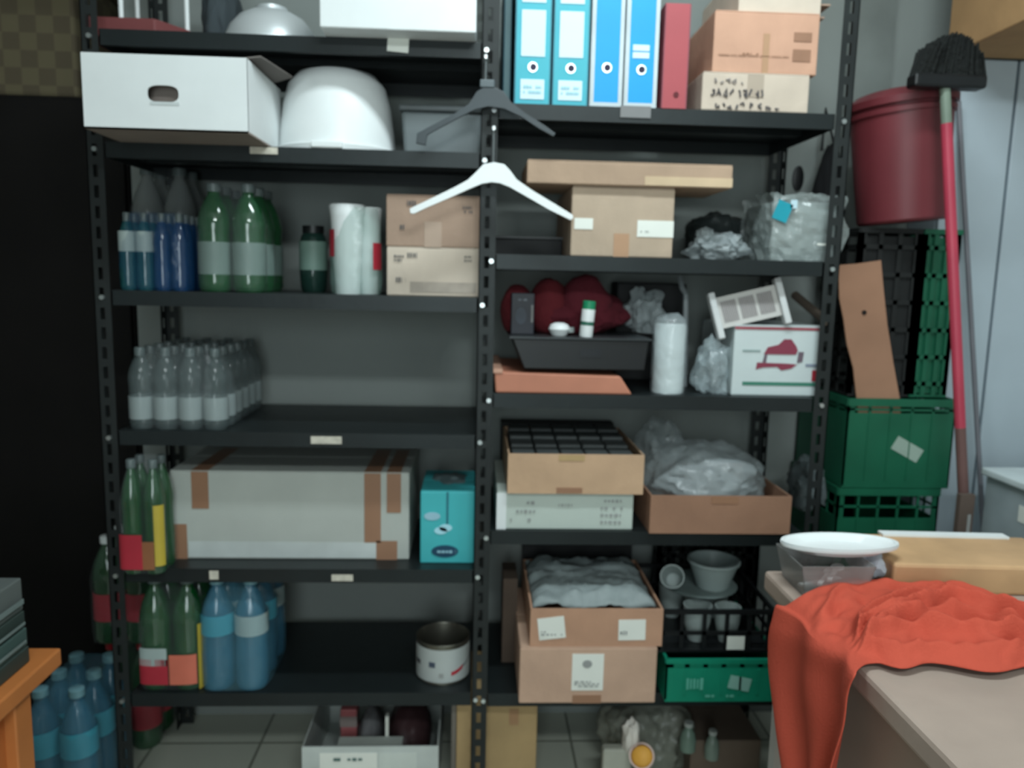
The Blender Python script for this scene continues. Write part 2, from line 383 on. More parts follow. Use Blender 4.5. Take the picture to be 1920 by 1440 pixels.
# steel bowl upside down
cx = at(510, 1.93, 40)
t = thing('steel_bowl', 'shiny steel bowl turned upside down on the top shelf', 'bowl', (cx, 1.93, z))
b = N(); pr = [(.122, .004), (.122, 0), (.112, 0), (.110, .006), (.106, .02), (.095, .045), (.075, .068), (.05, .082), (.03, .086), (0, .087)]
lathe(b, pr, seg=48); obj('bowl_body', b, steel, t, smooth=True)
b = N(); lathe(b, [(.035, .085), (.036, .094), (.031, .094), (.03, .086)], seg=32); obj('foot_ring', b, steel, t, smooth=True)
# white carton top
Yf = W(745, 57, Z=z).y
t = carton('white_carton', 'large white carton overhanging the top shelf, faint print near its middle', 'carton', 599, 893, -60, z+.001, Yf, .36, white_c, ym=40)
print_rows(t, .05, .12, .50, .56, 1, ink_l, 4, fill=.8); print_rows(t, .17, .32, .50, .57, 1, ink_l, 5, fill=.9)
decal(t, 'tape', .45, .55, 0, 0.001, white_c)
# ------------------------------------------------------------------ second shelf
z = ZL[1]
Yf = W(300, 245, Z=z).y
fb = carton('fruit_box', 'white cardboard fruit box with an oval handle hole, overhanging the second shelf', 'box', 155, 464, 103, z, Yf, .27, white_c, ym=180, open_=1)
# replace the front by one with an oval handle hole
w, h, d = fb['_w'], fb['_h'], fb['_d']
for c in list(fb.children): bpy.data.objects.remove(c)
white_in = M('fruit_box_base', (150, 138, 130), .8)
b = N(); bx(b, -w/2, w/2, 0, d, 0, .004, 1)
bx(b, -w/2, w/2, d-.004, d, .004, h); bx(b, -w/2, -w/2+.004, .004, d-.004, .004, h); bx(b, w/2-.004, w/2, .004, d-.004, .004, h); bx(b, -w/2+.01, w/2-.01, .04, .06, .005, h-.03, 1)
bx(b, -w/2+.004, w/2-.004, .004, d-.004, h-.005, h-.001)  # top panel added to keep the inside dark behind the handle hole
hx_, hz, a_, c_ = -.005, h*.49, .031, .0165; n = 28; th = .004
outer = []; 
for i in range(n):
    an = 2*math.pi*i/n; dx, dz = math.cos(an), math.sin(an)
    kx = (w/2-hx_ if dx > 0 else w/2+hx_)/max(abs(dx), 1e-6); kz = ((h-hz) if dz > 0 else hz)/max(abs(dz), 1e-6); k = min(kx, kz); outer.append((hx_+dx*k, hz+dz*k))
inner = [(hx_+a_*math.copysign(abs(math.cos(2*math.pi*i/n))**.7, math.cos(2*math.pi*i/n)), hz+c_*math.copysign(abs(math.sin(2*math.pi*i/n))**.7, math.sin(2*math.pi*i/n))) for i in range(n)]
corners = [(w/2, h), (-w/2, h), (-w/2, 0), (w/2, 0)]
def vv(p, y): return b.verts.new((p[0], y, p[1]))
of, ob_, if_, ib = [vv(p, 0) for p in outer], [vv(p, th) for p in outer], [vv(p, 0) for p in inner], [vv(p, th) for p in inner]
for i in range(n):
    j = (i+1) % n
    p, q = outer[i], outer[j]; ex = None
    if abs(p[0]-q[0]) > 1e-6 and abs(p[1]-q[1]) > 1e-6:
        ex = min(corners, key=lambda c: abs(c[0]-p[0])+abs(c[1]-p[1])+abs(c[0]-q[0])+abs(c[1]-q[1]))
    if ex:
        b.faces.new([of[i], vv(ex, 0), of[j], if_[j], if_[i]]); b.faces.new([ob_[i], ib[i], ib[j], ob_[j], vv(ex, th)])
    else:
        b.faces.new([of[i], of[j], if_[j], if_[i]]); b.faces.new([ob_[i], ib[i], ib[j], ob_[j]])
    b.faces.new([if_[i], if_[j], ib[j], ib[i]])
bmesh.ops.remove_doubles(b, verts=b.verts, dist=1e-5)
obj('body', b, [white_c, white_in], fb)
b = N(); bx(b, -.03, .027, -.001, 0, h*.34, h*.385); obj('handle_flap', b, M('grey_card', (196, 202, 202), .7), fb)
b = N(); poly_prism(b, [(w/2-.03, .02, h), (w/2+.02, .03, h+.01), (w/2+.045, .2, h+.012), (w/2-.03, .24, h)], (0, 0, .003)); obj('flap', b, M('flap_grey', (110, 104, 100), .8), fb)
# white tub upside down
cx = at(628, 1.93, 200)+.004
t = thing('plastic_tub', 'white plastic tub turned upside down with clip on its rim, beside the fruit box', 'tub', (cx, 1.945, z))
b = N(); r_ = .142; hh = W(628, 121, Y=1.87).z-z
lathe(b, [(r_-.01, .004), (r_, 0), (r_+.002, .012), (r_-.004, .015), (r_-.008, hh*.3), (r_-.016, hh*.6), (r_-.028, hh*.82), (r_-.05, hh*.95), (r_-.08, hh), (0, hh)], seg=56); obj('tub_body', b, white_p, t, smooth=True)
b = N(); bx(b, -.035, .035, -r_-.006, -r_+.006, .001, .016); obj('clip', b, white_p, t, bevel=.003)
# grey container in shade
t = thing('storage_container', 'dark grey plastic container in the shade behind the black hanger', 'container', (at(832, 1.95, 230), 1.87, z))
b = N(); poly_prism(b, [(-.088, 0, 0), (.088, 0, 0), (.095, 0, .1), (-.095, 0, .1)], (0, .26, 0)); obj('container_body', b, M('grey_plastic', (104, 112, 114), .5), t, bevel=.008)
b = N(); bx(b, -.1, .1, -.006, .266, .1, .113); obj('lid', b, M('grey_plastic2', (84, 90, 92), .5), t, bevel=.004)
# ------------------------------------------------------------------ third shelf right half
z = ZL[2]
t = carton('kraft_carton', 'pale cardboard carton with small print, underneath the shade-darkened carton by the middle post', 'carton', 725, 902, 466, z, 1.845, .32, kraft_p, ym=510)
h1 = t['_h']
for u, v, n_ in ((.08, .78, 2), (.22, .85, 1), (.8, .8, 2), (.1, .33, 1)): print_rows(t, u, u+.1, v-.08, v+.08, n_, ink, int(u*50), fill=.7)
decal(t, 'stain', .25, .95, .08, .30, M('worn_card', (170, 158, 146), .8, var=.2, scale=20))
t = carton('kraft_carton', 'shade-darkened cardboard carton stacked on the pale carton by the middle post', 'carton', 724, 903, 368, z+h1+.003, 1.845, .32, kraft_g, ym=420)  # browner than the carton below: shadow of the shelf put into its colour
for u, v, n_ in ((.22, .85, 1), (.8, .75, 2), (.1, .38, 1)): print_rows(t, u, u+.1, v-.08, v+.08, n_, ink, int(u*50)+3, fill=.7)
decal(t, 'tape', .40, .58, .0, .5, M('pale_tape', (176, 152, 134), .5))
# white cups in wrap, with a dark jar
cx = at(663, 1.9, 470)
t = thing('cup_sleeve', 'tall sleeve of white plastic cups in clear wrap with red marks', 'cups', (cx, 1.9, z))
hh = W(663, 382, Y=1.86).z-z
for q, (dx, rr) in enumerate(((-.014, .041), (.033, .03))):
    b = N(); pr = [(0, 0), (rr*.72, 0)]
    for k in range(9): pr += [(rr*(.72+.28*k/9), .01+hh*.1*k), (rr*(.725+.28*k/9), .012+hh*.1*k)]
    pr += [(rr*1.06, hh-.004-.003*q), (rr*1.0, hh-.003*q), (0, hh-.003*q)]
    lathe(b, pr, (dx, -.0+.03*q, 0), 28); obj('cup_stack', b, white_p, t, smooth=True)
b = N(); lathe(b, [(.056, .001), (.06, .03), (.058, hh*.5), (.056, hh*.8), (.05, hh*.97)], (0.005, .01, 0), 30, 1.05, .95); wr = obj('clear_wrap', b, M('mint_film', (170, 205, 195), .2, alpha=.3, bump=.6, bscale=30, spec=.9), t, smooth=True)
for a0, z0_, z1_ in ((R(190), .42, .72), (R(-14), .28, .58)):
    b = N(); A = []; Bv = []
    for k in range(6):
        a = a0+R(30)*k/5*(-1 if a0 > 0 else 1)-(0); a = a0+(R(34)*k/5 if a0 > 0 else -R(30)*k/5)
        A.append(b.verts.new((.005+.0635*math.cos(a), .01+.059*math.sin(a), hh*z0_))); Bv.append(b.verts.new((.005+.063*math.cos(a), .01+.0585*math.sin(a), hh*z1_)))
    for k in range(5): b.faces.new([A[k], A[k+1], Bv[k+1], Bv[k]])
    obj('red_mark', b, lab_r, wr)
t = thing('glass_jar', 'dark green glass jar with pale label left of the white cups', 'jar', (at(588, 1.97, 490), 1.97, z))
b = N(); lathe(b, [(0, 0), (.026, 0), (.031, .01), (.034, .05), (.034, .12), (.028, .14), (.022, .148), (0, .149)], seg=28); obj('jar_body', b, M('bottle_glass', (28, 52, 46), .12, alpha=.9), t, smooth=True)
b = N(); lathe(b, [(.0345, .055), (.0348, .125)], seg=28); obj('label', b, M('sage_label', (104, 128, 118), .5), t, smooth=True)
b = N(); lathe(b, [(.026, .145), (.026, .163), (0, .164)], seg=24); obj('lid', b, blackp, t, smooth=True)

# ------------------------------------------------------------------ fifth shelf
z = ZL[4]
t = carton('long_carton', 'long white carton with brown tape strips on the fifth shelf', 'carton', 316, 771, 886, z, 1.868, .31, M('offwhite_card', (176, 180, 174), .7, var=.05), ym=960, shrink=.01)
for u0, u1, v0, v1 in ((.09, .16, .58, 1), (.0, .065, 0, .40), (.81, .88, .20, 1), (.905, .965, .55, 1), (.86, .95, 0, .22)): decal(t, 'tape', u0, u1, v0, v1, tape_m)
w_, h_, d_ = t['_w'], t['_h'], t['_d']
for u0, u1 in ((.09, .16), (.81, .88), (.905, .965)):
    b = N(); bx(b, u0*w_-w_/2, u1*w_-w_/2, 0, d_*.8, h_+.0026, h_+.0036); obj('tape', b, tape_m, t)
decal(t, 'card_strip', .07, .86, .02, .2, M('whiter_card', (190, 196, 194), .6), th=.0008)
t = carton('turquoise_carton', 'turquoise carton with dark oval logo beside the long taped carton', 'carton', 788, 889, 922, z, 1.845, .2, M('turquoise_card', (64, 176, 182), .5, var=.05), ym=990)
decal(t, 'seam_line', .48, .52, .55, .995, M('deep_teal', (36, 110, 124), .5))
def oval(t, u, v, ru, rv, mat, name='logo_oval', th=.0014, rot=0):
    b = N(); w, h = t['_w'], t['_h']; pts = []
    for k in range(28):
        a = 2*math.pi*k/28; pts.append(Vector((ru*w*math.cos(a), 0, rv*h*math.sin(a))))
    Mx = Matrix.Rotation(R(rot), 3, 'Y'); pts = [Mx @ p + Vector((u*w-w/2, -.0004-th, v*h)) for p in pts]
    poly_prism(b, pts, (0, th, 0)); return obj(name, b, mat, t)
oval(t, .22, .66, .15, .055, M('pale_print', (150, 190, 206), .5), 'pale_print')
oval(t, .38, .46, .12, .05, M('bright_print', (170, 222, 236), .5), 'bright_print'); oval(t, .47, .5, .12, .05, M('bright_print', (170, 222, 236), .5), 'bright_print')
oval(t, .46, .17, .25, .085, M('navy_print', (16, 66, 92), .5)); print_rows(t, .26, .66, .145, .19, 1, M('pale_ink', (140, 185, 200), .5), 9, y=-.001, fill=1.)
t = tag(blob('plastic_bag', (at(840, 1.97, 900), 1.96, z+.155), (.052, .07, .022), .25, film_d, 5), 'crumpled grey plastic on top of the turquoise carton', 'bag')
t = tag(blob('plastic_scrap', (at(246, 1.86, 1045)+.005, 1.845, z), (.016, .03, .022), .3, film_g, 8, sub=3), 'small crumpled clear plastic scrap at the left end of the fifth shelf', 'scrap')
# ------------------------------------------------------------------ bottom shelf tin
z = ZL[5]
Yc = 1.905
t = thing('open_tin', 'empty open tin with white label and red swoosh on the bottom shelf', 'tin', (at(831, Yc, 1180), Yc, z), 0)
b = N(); r_ = .068; hh = .105
lathe(b, [(0, .004), (r_-.001, .004), (r_-.001, hh-.003), (r_, hh), (r_+.0015, hh-.001), (r_+.001, hh-.006), (r_, .006), (r_+.001, .001), (r_, 0), (0, 0)], seg=48); obj('tin_body', b, M('tin_metal', (120, 118, 108), .35, metal=.85), t, smooth=True)
b = N(); lathe(b, [(r_+.0012, .006), (r_+.0012, hh-.012)], seg=48); obj('label', b, M('tin_label', (176, 182, 180), .45, var=.08), t, smooth=True)
def curved(t, rr, a0, a1, z0, z1, mat, name, n=10, dz=0.):
    b = N(); A = []; Bv = []
    for k in range(n+1):
        a = R(a0+(a1-a0)*k/n); zz = dz*(k/n)**1.6
        A.append(b.verts.new((rr*math.cos(a), rr*math.sin(a), z0+zz))); Bv.append(b.verts.new((rr*math.cos(a), rr*math.sin(a), z1+zz)))
    for k in range(n): b.faces.new([A[k], A[k+1], Bv[k+1], Bv[k]])
    return obj(name, b, mat, t)
curved(t, r_+.002, -70, -42, .024, .034, lab_r, 'red_swoosh', dz=.012); curved(t, r_+.002, -42, -8, .04, .044, M('dark_swoosh', (70, 62, 64), .5), 'dark_swoosh', dz=.02)
curved(t, r_+.002, -118, -104, .046, .060, M('navy_mark', (70, 80, 96), .5), 'navy_mark'); curved(t, r_+.002, -160, -142, .044, .056, M('grey_mark', (80, 80, 84), .5), 'grey_mark'); curved(t, r_+.002, -96, -86, .02, .032, ink_l, 'grey_mark')

# ------------------------------------------------------------------ right bay, top shelf: binders
z = ZR[0]
teal = M('binder_teal', (64, 168, 184), .5, var=.05); blue = M('binder_blue', (0, 150, 212), .45, var=.05); redb = M('binder_red', (165, 74, 80), .55, var=.06)
edge_g = M('binder_edge', (190, 200, 204), .5); edge_t = M('binder_side', (56, 120, 136), .6); spine_w = M('spine_label', (205, 228, 240), .6, var=.03); hole_m = M('hole_dark', (40, 34, 60), .7)
def binder(l, r, label, spine, side, kind, group=None, Yf=1.815):
    y = 160; X0, X1 = W(l, y, Y=Yf).x+.0015, W(r, y, Y=Yf).x-.0015; w = X1-X0; h = .318 if kind != 'plain' else W(1265, 6, Y=Yf).z-z; d = .285
    t = thing('lever_arch_binder', label, 'binder', ((X0+X1)/2, Yf, z), 0, group); t['_w'], t['_h'], t['_d'] = w, h, d
    b = N(); bx(b, -w/2, -w/2+.003, 0, d, 0, h); bx(b, w/2-.003, w/2, 0, d, 0, h); obj('cover', b, side, t)
    b = N(); bx(b, -w/2+.003, w/2-.003, 0, .003, 0, h); obj('spine', b, spine, t)
    b = N(); bx(b, -w/2+.005, w/2-.005, .01, d-.01, .004, h-.012); obj('papers', b, paper, t)
    if kind != 'plain':
        zc = .085 if kind == 'blue' else .082
        b = N(); tube(b, [(0, -.0015, zc), (0, .001, zc)], .011, 20); obj('finger_ring', b, boltm, t)
        b = N(); tube(b, [(0.001, -.003, zc), (.001, -.001, zc)], .0075, 18); obj('finger_hole', b, hole_m, t)
    if kind == 'teal':
        decal(t, 'spine_label', .17, .83, .33, .64, spine_w); decal(t, 'spine_label', .17, .83, .69, .99, spine_w); decal(t, 'spine_label', .17, .83, .04, .175, spine_w)
        print_rows(t, .25, .75, .07, .14, 2, M('aqua_ink', (150, 196, 206), .5), 3); print_rows(t, .2, .8, .76, .79, 1, M('aqua_ink', (150, 196, 206), .5), 4, fill=1)
    if kind == 'blue2':
        for v in (.335, .385): decal(t, 'spine_label', .22, .72, v, v+.04, spine_w)
    if kind in ('blue', 'blue2'):
        b = N()
        for x0, x1 in ((-w/2+.003, -w/2+.009), (w/2-.009, w/2-.003)): bx(b, x0, x1, -.001, 0, 0, h)
        bx(b, -w/2+.009, w/2-.009, -.001, 0, 0, .01); obj('edge_trim', b, edge_g, t)
    if kind == 'plain':
        b = N(); tube(b, [(.004, -.002, .03), (.004, .001, .03)], .006, 16); obj('finger_hole', b, M('dark_red', (90, 20, 28), .6), t)
        b = N(); tube(b, [(.0, -.001, .26), (.0, .001, .26)], .009, 16); obj('spine_button', b, M('dull_red', (140, 52, 62), .6), t)
    return t
b4 = binder(1240, 1290, 'faded red binder at the right end of the binder row', redb, M('binder_red_side', (140, 70, 80), .6), 'plain', Yf=1.80)
binder(963, 1033, 'teal binder nearest the middle post, first in the binder row', teal, edge_t, 'teal')
binder(1034, 1104, 'teal binder between the other teal binder and the plain blue one', teal, edge_t, 'teal')
binder(1105, 1168, 'bright blue binder with a bare spine, next to the teal binders', blue, edge_g, 'blue', Yf=1.81)
binder(1169, 1233, 'bright blue binder with two small white stickers, next to the red binder', blue, edge_g, 'blue2', Yf=1.805)
t = thing('slab', 'thin dark teal folder standing between the middle post and the first teal binder', 'slab', (at(951, 1.85, 100), 1.84, z))  # thin block added to fill the dark strip beside the first binder
b = N(); bx(b, -.009, .009, 0, .27, 0, .3); obj('slab_cover', b, M('slab_teal', (40, 72, 82), .6), t, bevel=.002)
b = N(); bx(b, -.006, .006, -.001, .265, .01, .296); obj('papers', b, M('slab_core', (70, 96, 100), .6), t)
# boxes
t = carton('kraft_carton', 'pale cardboard carton with black handwriting beside the red binder, lowest of its stack', 'carton', 1316, 1517, 139, z, 1.805, .34, M('kraft_sand', (196, 180, 164), .8, bump=.1), ym=175)
h1 = t['_h']; decal(t, 'tape', .42, .57, .38, 1., M('dull_tape', (170, 154, 138), .5))
mark = M('marker', (84, 80, 82), .7); scrawl(t, .08, .55, .36, .60, mark, 5, .0022); scrawl(t, .13, .72, .04, .24, mark, 8, .0022); scrawl(t, .1, .38, .72, .86, M('marker_faint', (150, 142, 138), .7), 9, .002)
t = carton('kraft_carton', 'brown cardboard carton with two small stamps, stacked on the handwritten carton', 'carton', 1338, 1535, 24, z+h1+.003, 1.812, .34, M('kraft_tan', (196, 152, 128), .8, bump=.1), ym=80)
h2 = t['_h']; decal(t, 'stamp', .76, .93, .55, .70, kraft_d); decal(t, 'stamp', .76, .93, .22, .42, kraft_d); decal(t, 'tape', .47, .53, .0, .66, tape_k)
print_rows(t, .28, .44, .3, .34, 1, tape_m, 5); print_rows(t, .05, .72, .28, .3, 1, tape_m, 6, fill=.6)
t = carton('kraft_carton', 'sand coloured carton on top of the stack beside the binders, loose flap on its right', 'carton', 1385, 1540, -60, z+h1+h2+.006, 1.83, .3, kraft_p, ym=10)
b = N(); w_ = t['_w']; bx(b, w_/2, w_/2+.03, .02, .28, .03, .034); bx(b, w_/2, w_/2+.018, .02, .28, .002, .006); obj('side_flap', b, kraft_g, t)
# ------------------------------------------------------------------ right bay, second shelf
z = ZR[1]
t = carton('kraft_carton', 'cardboard carton with white stickers, under the wide flat carton', 'carton', 1071, 1263, 352, z, 1.815, .33, M('kraft_mid', (178, 158, 138), .8, bump=.1), ym=420)
h1 = t['_h']; decal(t, 'sticker', .03, .21, .39, .55, paper); decal(t, 'sticker', .645, 1., .30, .54, paper); print_rows(t, .68, .76, .35, .40, 1, ink, 3); decal(t, 'tape', .42, .57, 0, .34, tape_k)
t = carton('flat_carton', 'wide flat cardboard carton lying across the stickered carton', 'carton', 988, 1374, 306, z+h1+.003, 1.80, .22, M('kraft_mid2', (170, 144, 122), .8, bump=.1), ym=330)
decal(t, 'pale_strip', .57, 1., .05, .45, M('kraft_light_strip', (196, 172, 142), .8))
t = thing('lip_block', 'low dark block standing in for the shelf back lip, left of the stickered carton', 'tray', (at(985, 2.05, 455), 1.98, z))  # dark block added where the shelf underside and back lip look dark
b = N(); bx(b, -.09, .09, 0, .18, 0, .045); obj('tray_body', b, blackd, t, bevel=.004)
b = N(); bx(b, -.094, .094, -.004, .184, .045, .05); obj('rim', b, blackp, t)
bag = thing('plastic_bag', 'small crumpled clear plastic bag between the stickered carton and the silver bag', 'bag', (at(1342, 1.9, 450), 1.9, z))
blob('bag_body', (0, 0, 0), (.066, .06, .034), .3, film_g, 11, bag); blob('bag_knot', (-.03, -.01, .045), (.022, .02, .018), .35, film_g, 12, bag, sub=3); blob('bag_fold', (.035, -.01, .02), (.03, .035, .026), .35, film_g, 13, bag, sub=3)
t = tag(blob('black_bag', (at(1345, 2.08, 420), 2.09, z), (.085, .075, .075), .16, M('black_film', (44, 50, 50), .3, alpha=.9, bump=.5, bscale=20), 14), 'black plastic bag slumped behind the small clear bag', 'bag')
t = thing('wrapped_appliance', 'silver grey box wrapped in clear plastic with a turquoise sticker', 'appliance', (at(1488, 1.92, 430), 1.84, z))
t['_w'], t['_h'], t['_d'] = .175, .15, .22
b = N(); bx(b, -.084, .084, 0, .2, 0, .142); obj('body', b, M('silver_plastic', (150, 160, 158), .35, var=.1), t, bevel=.012, smooth=True)
b = N(); bmesh.ops.create_cube(b, size=1); bmesh.ops.subdivide_edges(b, edges=b.edges, cuts=9, use_grid_fill=True)
for v in b.verts:
    p = v.co.copy(); q = noise.noise(p*7+Vector((3, 1, 2))); v.co = Vector((p.x*.178, p.y*.215+.1, (p.z+.5)*.158)); v.co += Vector((p.x, p.y, max(p.z, 0)))*.012*q*2
    if p.z > .4: v.co.z += .006*noise.noise(p*11)
    v.co.z = max(v.co.z, .0005)
obj('plastic_wrap', b, M('appliance_wrap', (176, 186, 184), .2, alpha=.4, bump=.8, bscale=24, spec=.9), t)
decal(t, 'sticker', .01, .22, .62, .92, M('turquoise_sticker', (30, 150, 168), .4), rot=20, y=-.012); decal(t, 'sticker', .22, .31, .82, .95, M('white_sticker', (190, 215, 225), .4), y=-.012)
decal(t, 'badge', .62, .82, .26, .29, paper, y=-.012)
# ------------------------------------------------------------------ right bay, third shelf
z = ZR[2]
t = thing('terracotta_tray', 'low terracotta coloured tray under the black plastic tray', 'tray', (at(1055, 1.83, 720), 1.81, z))
b = N(); w_ = .33; poly_prism(b, [(-w_/2+.004, 0, 0), (w_/2, 0, 0), (w_/2-.03, 0, .044), (-w_/2, 0, .05)], (0, .33, 0)); obj('tray_body', b, M('terracotta', (186, 122, 98), .6), t, bevel=.004)
b = N(); bx(b, -w_/2-.003, -w_/2+.02, -.003, .333, .046, .056); obj('rim', b, M('terracotta_pale', (196, 150, 128), .6), t, bevel=.002)
zt = z+.058
t = thing('black_tray', 'black plastic tray stacked on the terracotta tray, small things standing on it', 'tray', (at(1082, 1.83, 690)+.004, 1.81, zt))
b = N(); w_ = .325; hh = .072
poly_prism(b, [(-w_/2+.03, 0, 0), (w_/2-.008, 0, 0), (w_/2, 0, hh), (-w_/2, 0, hh)], (0, .24, 0)); obj('tray_body', b, blackp, t, bevel=.003)
b = N(); bx(b, -w_/2-.006, w_/2+.006, -.006, .246, hh, hh+.004); obj('rim', b, M('black_rim', (48, 52, 54), .35), t)
b = N(); bx(b, .0, .05, -.002, 0, .03, .05); obj('latch', b, M('black_badge', (28, 30, 34), .3), t)
zr = zt+hh+.0045
redc = M('red_cloth', (88, 22, 34), .9, bump=.3, bscale=90); redc2 = M('red_cloth_bright', (96, 24, 32), .9, bump=.3, bscale=90)
rc = thing('red_cloth_bundle', 'dark red cloth bundle heaped on the black tray', 'cloth', (at(1062, 1.99, 600), 1.975, zr))
blob('cloth_heap', (.015, 0.02, 0), (.145, .085, .062), .14, redc, 21, rc, sharp=False); blob('cloth_fold', (-.13, -.02, 0), (.042, .06, .068), .08, redc2, 22, rc, sub=3, sharp=False); blob('cloth_fold', (.04, -.02, .0), (.07, .05, .082), .10, redc, 24, rc, sub=3, sharp=False); blob('cloth_fold', (-.05, -.02, 0), (.05, .04, .078), .10, redc2, 25, rc, sub=3, sharp=False)
t = thing('black_packet', 'small upright black box with faint grey print on the black tray', 'box', (at(980, 1.87, 595), 1.87, zr)); t['_w'], t['_h'] = .056, .1
b = N(); bx(b, -.028, .028, 0, .03, 0, .1); obj('body', b, M('navy_box', (26, 28, 38), .45), t, bevel=.002)
print_rows(t, .2, .7, .8, .88, 1, M('grey_print', (110, 116, 124), .5), 2); oval(t, .42, .45, .24, .2, M('slate_print', (52, 58, 68), .5), 'round_print'); decal(t, 'side_strip', .86, .95, .3, .72, M('strip_grey', (120, 120, 118), .5))
t = thing('small_dish', 'round white little dish lying on the black tray', 'dish', (at(1048, 1.86, 635), 1.86, zr))
b = N(); lathe(b, [(0, 0), (.017, 0), (.02, .004), (.026, .016), (.022, .026), (.012, .031), (0, .032)], seg=28); obj('dish_body', b, white_p, t, smooth=True)
b = N(); lathe(b, [(0, .0), (.014, .0), (.014, .012), (0, .012)], (.024, .012, .008), 18); obj('dish_edge', b, M('lid_grey', (150, 158, 156), .4), t, smooth=True)
t = thing('squeeze_tube', 'small white tube with green cap and green band standing on the black tray', 'tube', (at(1098, 1.835, 640), 1.835, zr)); t.rotation_euler = (0, R(4), 0)
b = N(); lathe(b, [(0, 0), (.015, 0), (.016, .003), (.016, .066), (0, .067)], seg=24); obj('tube_body', b, white_p, t, smooth=True)
b = N(); lathe(b, [(0, .066), (.0155, .066), (.0155, .084), (.013, .086), (0, .086)], seg=24); obj('cap', b, M('cap_green', (30, 130, 90), .4), t, smooth=True)
b = N(); lathe(b, [(.0163, .028), (.0163, .037)], seg=24); obj('green_band', b, M('band_green', (40, 96, 78), .4), t, smooth=True)
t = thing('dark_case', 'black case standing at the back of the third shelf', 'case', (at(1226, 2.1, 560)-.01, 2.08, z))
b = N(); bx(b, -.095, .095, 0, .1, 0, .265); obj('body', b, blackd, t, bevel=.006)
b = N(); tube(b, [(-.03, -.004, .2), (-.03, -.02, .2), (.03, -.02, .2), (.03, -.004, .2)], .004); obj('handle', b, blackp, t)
t = tag(blob('plastic_bag', (at(1208, 1.99, 590)+.002, 2.0, zr+.002), (.05, .05, .062), .34, film_g, 31), 'cloudy plastic bag between the red cloth and the white roll', 'bag')
t = thing('wrapped_roll', 'white paper roll in clear plastic wrap standing on the third shelf', 'roll', (at(1254, 1.85, 660)+.002, 1.855, z))
b = N(); lathe(b, [(0, 0), (.034, 0), (.037, .003), (.037, .165), (.034, .169), (.012, .169), (.012, .16), (0, .16)], seg=36); obj('roll', b, M('roll_white', (205, 214, 214), .55), t, smooth=True)
b = N(); lathe(b, [(.04, .001), (.0415, .02), (.041, .1), (.0415, .165), (.036, .182), (.02, .192), (0, .196)], seg=36)
for v in b.verts: v.co *= 1+.03*noise.noise(v.co*60); v.co.z = max(v.co.z, .0005)
obj('clear_wrap', b, M('roll_wrap', (205, 215, 218), .12, alpha=.32, bump=.9, bscale=30, spec=1), t, smooth=True)
t = tag(blob('plastic_bag', (at(1335, 1.87, 680)-.002, 1.865, z), (.042, .05, .075), .26, M('clear_crumple', (190, 204, 208), .15, alpha=.4, bump=.9, bscale=22, spec=1), 33), 'crumpled clear plastic bag between the white roll and the white carton', 'bag')
wc = carton('white_carton', 'white carton with red emblem and green line on the third shelf', 'carton', 1372, 1541, 612, z, 1.83, .27, M('white_card_cool', (196, 206, 206), .6, var=.04), ym=690, shrink=.004)
h1 = wc['_h']
decal(wc, 'red_line', .0, 1., .95, .99, M('red_line', (150, 70, 80), .5)); decal(wc, 'green_line', .12, 1., .15, .20, M('green_line', (60, 124, 104), .5)); decal(wc, 'red_corner', .9, 1., .22, .38, lab_r)
rl = M('emblem_red', (132, 56, 74), .5)
def front_poly(t, pts, mat, name, th=.0014):
    b = N(); w, h = t['_w'], t['_h']; poly_prism(b, [(u*w-w/2, -.0004-th, v*h) for u, v in pts], (0, th, 0)); return obj(name, b, mat, t)
front_poly(wc, [(.34, .60), (.38, .70), (.50, .74), (.56, .82), (.64, .82), (.70, .72), (.72, .66), (.70, .60)], rl, 'emblem')
front_poly(wc, [(.26, .38), (.27, .48), (.62, .47), (.72, .46), (.66, .40), (.55, .37), (.50, .42), (.34, .41)], rl, 'emblem')
front_poly(wc, [(.33, .48), (.35, .60), (.38, .60), (.37, .48)], M('emblem_grey', (104, 90, 100), .5), 'emblem'); front_poly(wc, [(.72, .48), (.73, .64), (.79, .64), (.78, .50)], M('emblem_grey', (104, 90, 100), .5), 'emblem')
decal(wc, 'print_line', .1, .3, .63, .66, M('print_grey', (140, 158, 156), .5)); decal(wc, 'print_line', .82, .97, .43, .47, M('print_blue', (130, 138, 154), .5))
# white slatted tray lying tilted
c = W(1403, 575, Y=1.84)
t = thing('slatted_panel', 'white panel with two end bars and grey printed slats, leaning on the white emblem carton', 'panel', c); t.rotation_euler = (R(-12), R(-14), 0)
b = N(); bx(b, -.075, .075, 0, .006, -.038, .038); obj('panel', b, M('panel_white', (186, 184, 180), .6), t)
b = N()
for k in range(3):
    for j in range(9):
        x = -.064+k*.045+j*.0042; bx(b, x, x+.0026, -.0012, 0, -.026, .026)
obj('printed_slats', b, M('slat_grey', (128, 122, 122), .6), t)
for s in (-1, 1):
    b = N(); bx(b, s*.082-.008, s*.082+.008, -.012, .012, -.062, .052); obj('end_bar', b, M('bar_white', (196, 198, 198), .5), t, bevel=.003)
t = thing('wooden_stick', 'short brown stick leaning behind the white emblem carton', 'stick', (0, 0, 0))
b = N(); tube(b, [W(1490, 553, Y=2.0), W(1550, 604, Y=1.87)], .011, 8); obj('stick_body', b, M('stick_brown', (104, 92, 82), .7), t)
t = thing('silver_handle', 'grey plastic strap hanging behind the slatted panel', 'strap', (0, 0, 0))
b = N(); tube(b, [W(1275, 520, Y=1.98), W(1279, 540, Y=1.96), W(1286, 552, Y=1.95), (W(1290, 600, Y=1.96).x, 1.96, z+.002)], .007, 8); obj('strap_body', b, M('strap_grey', (130, 136, 138), .4), t)
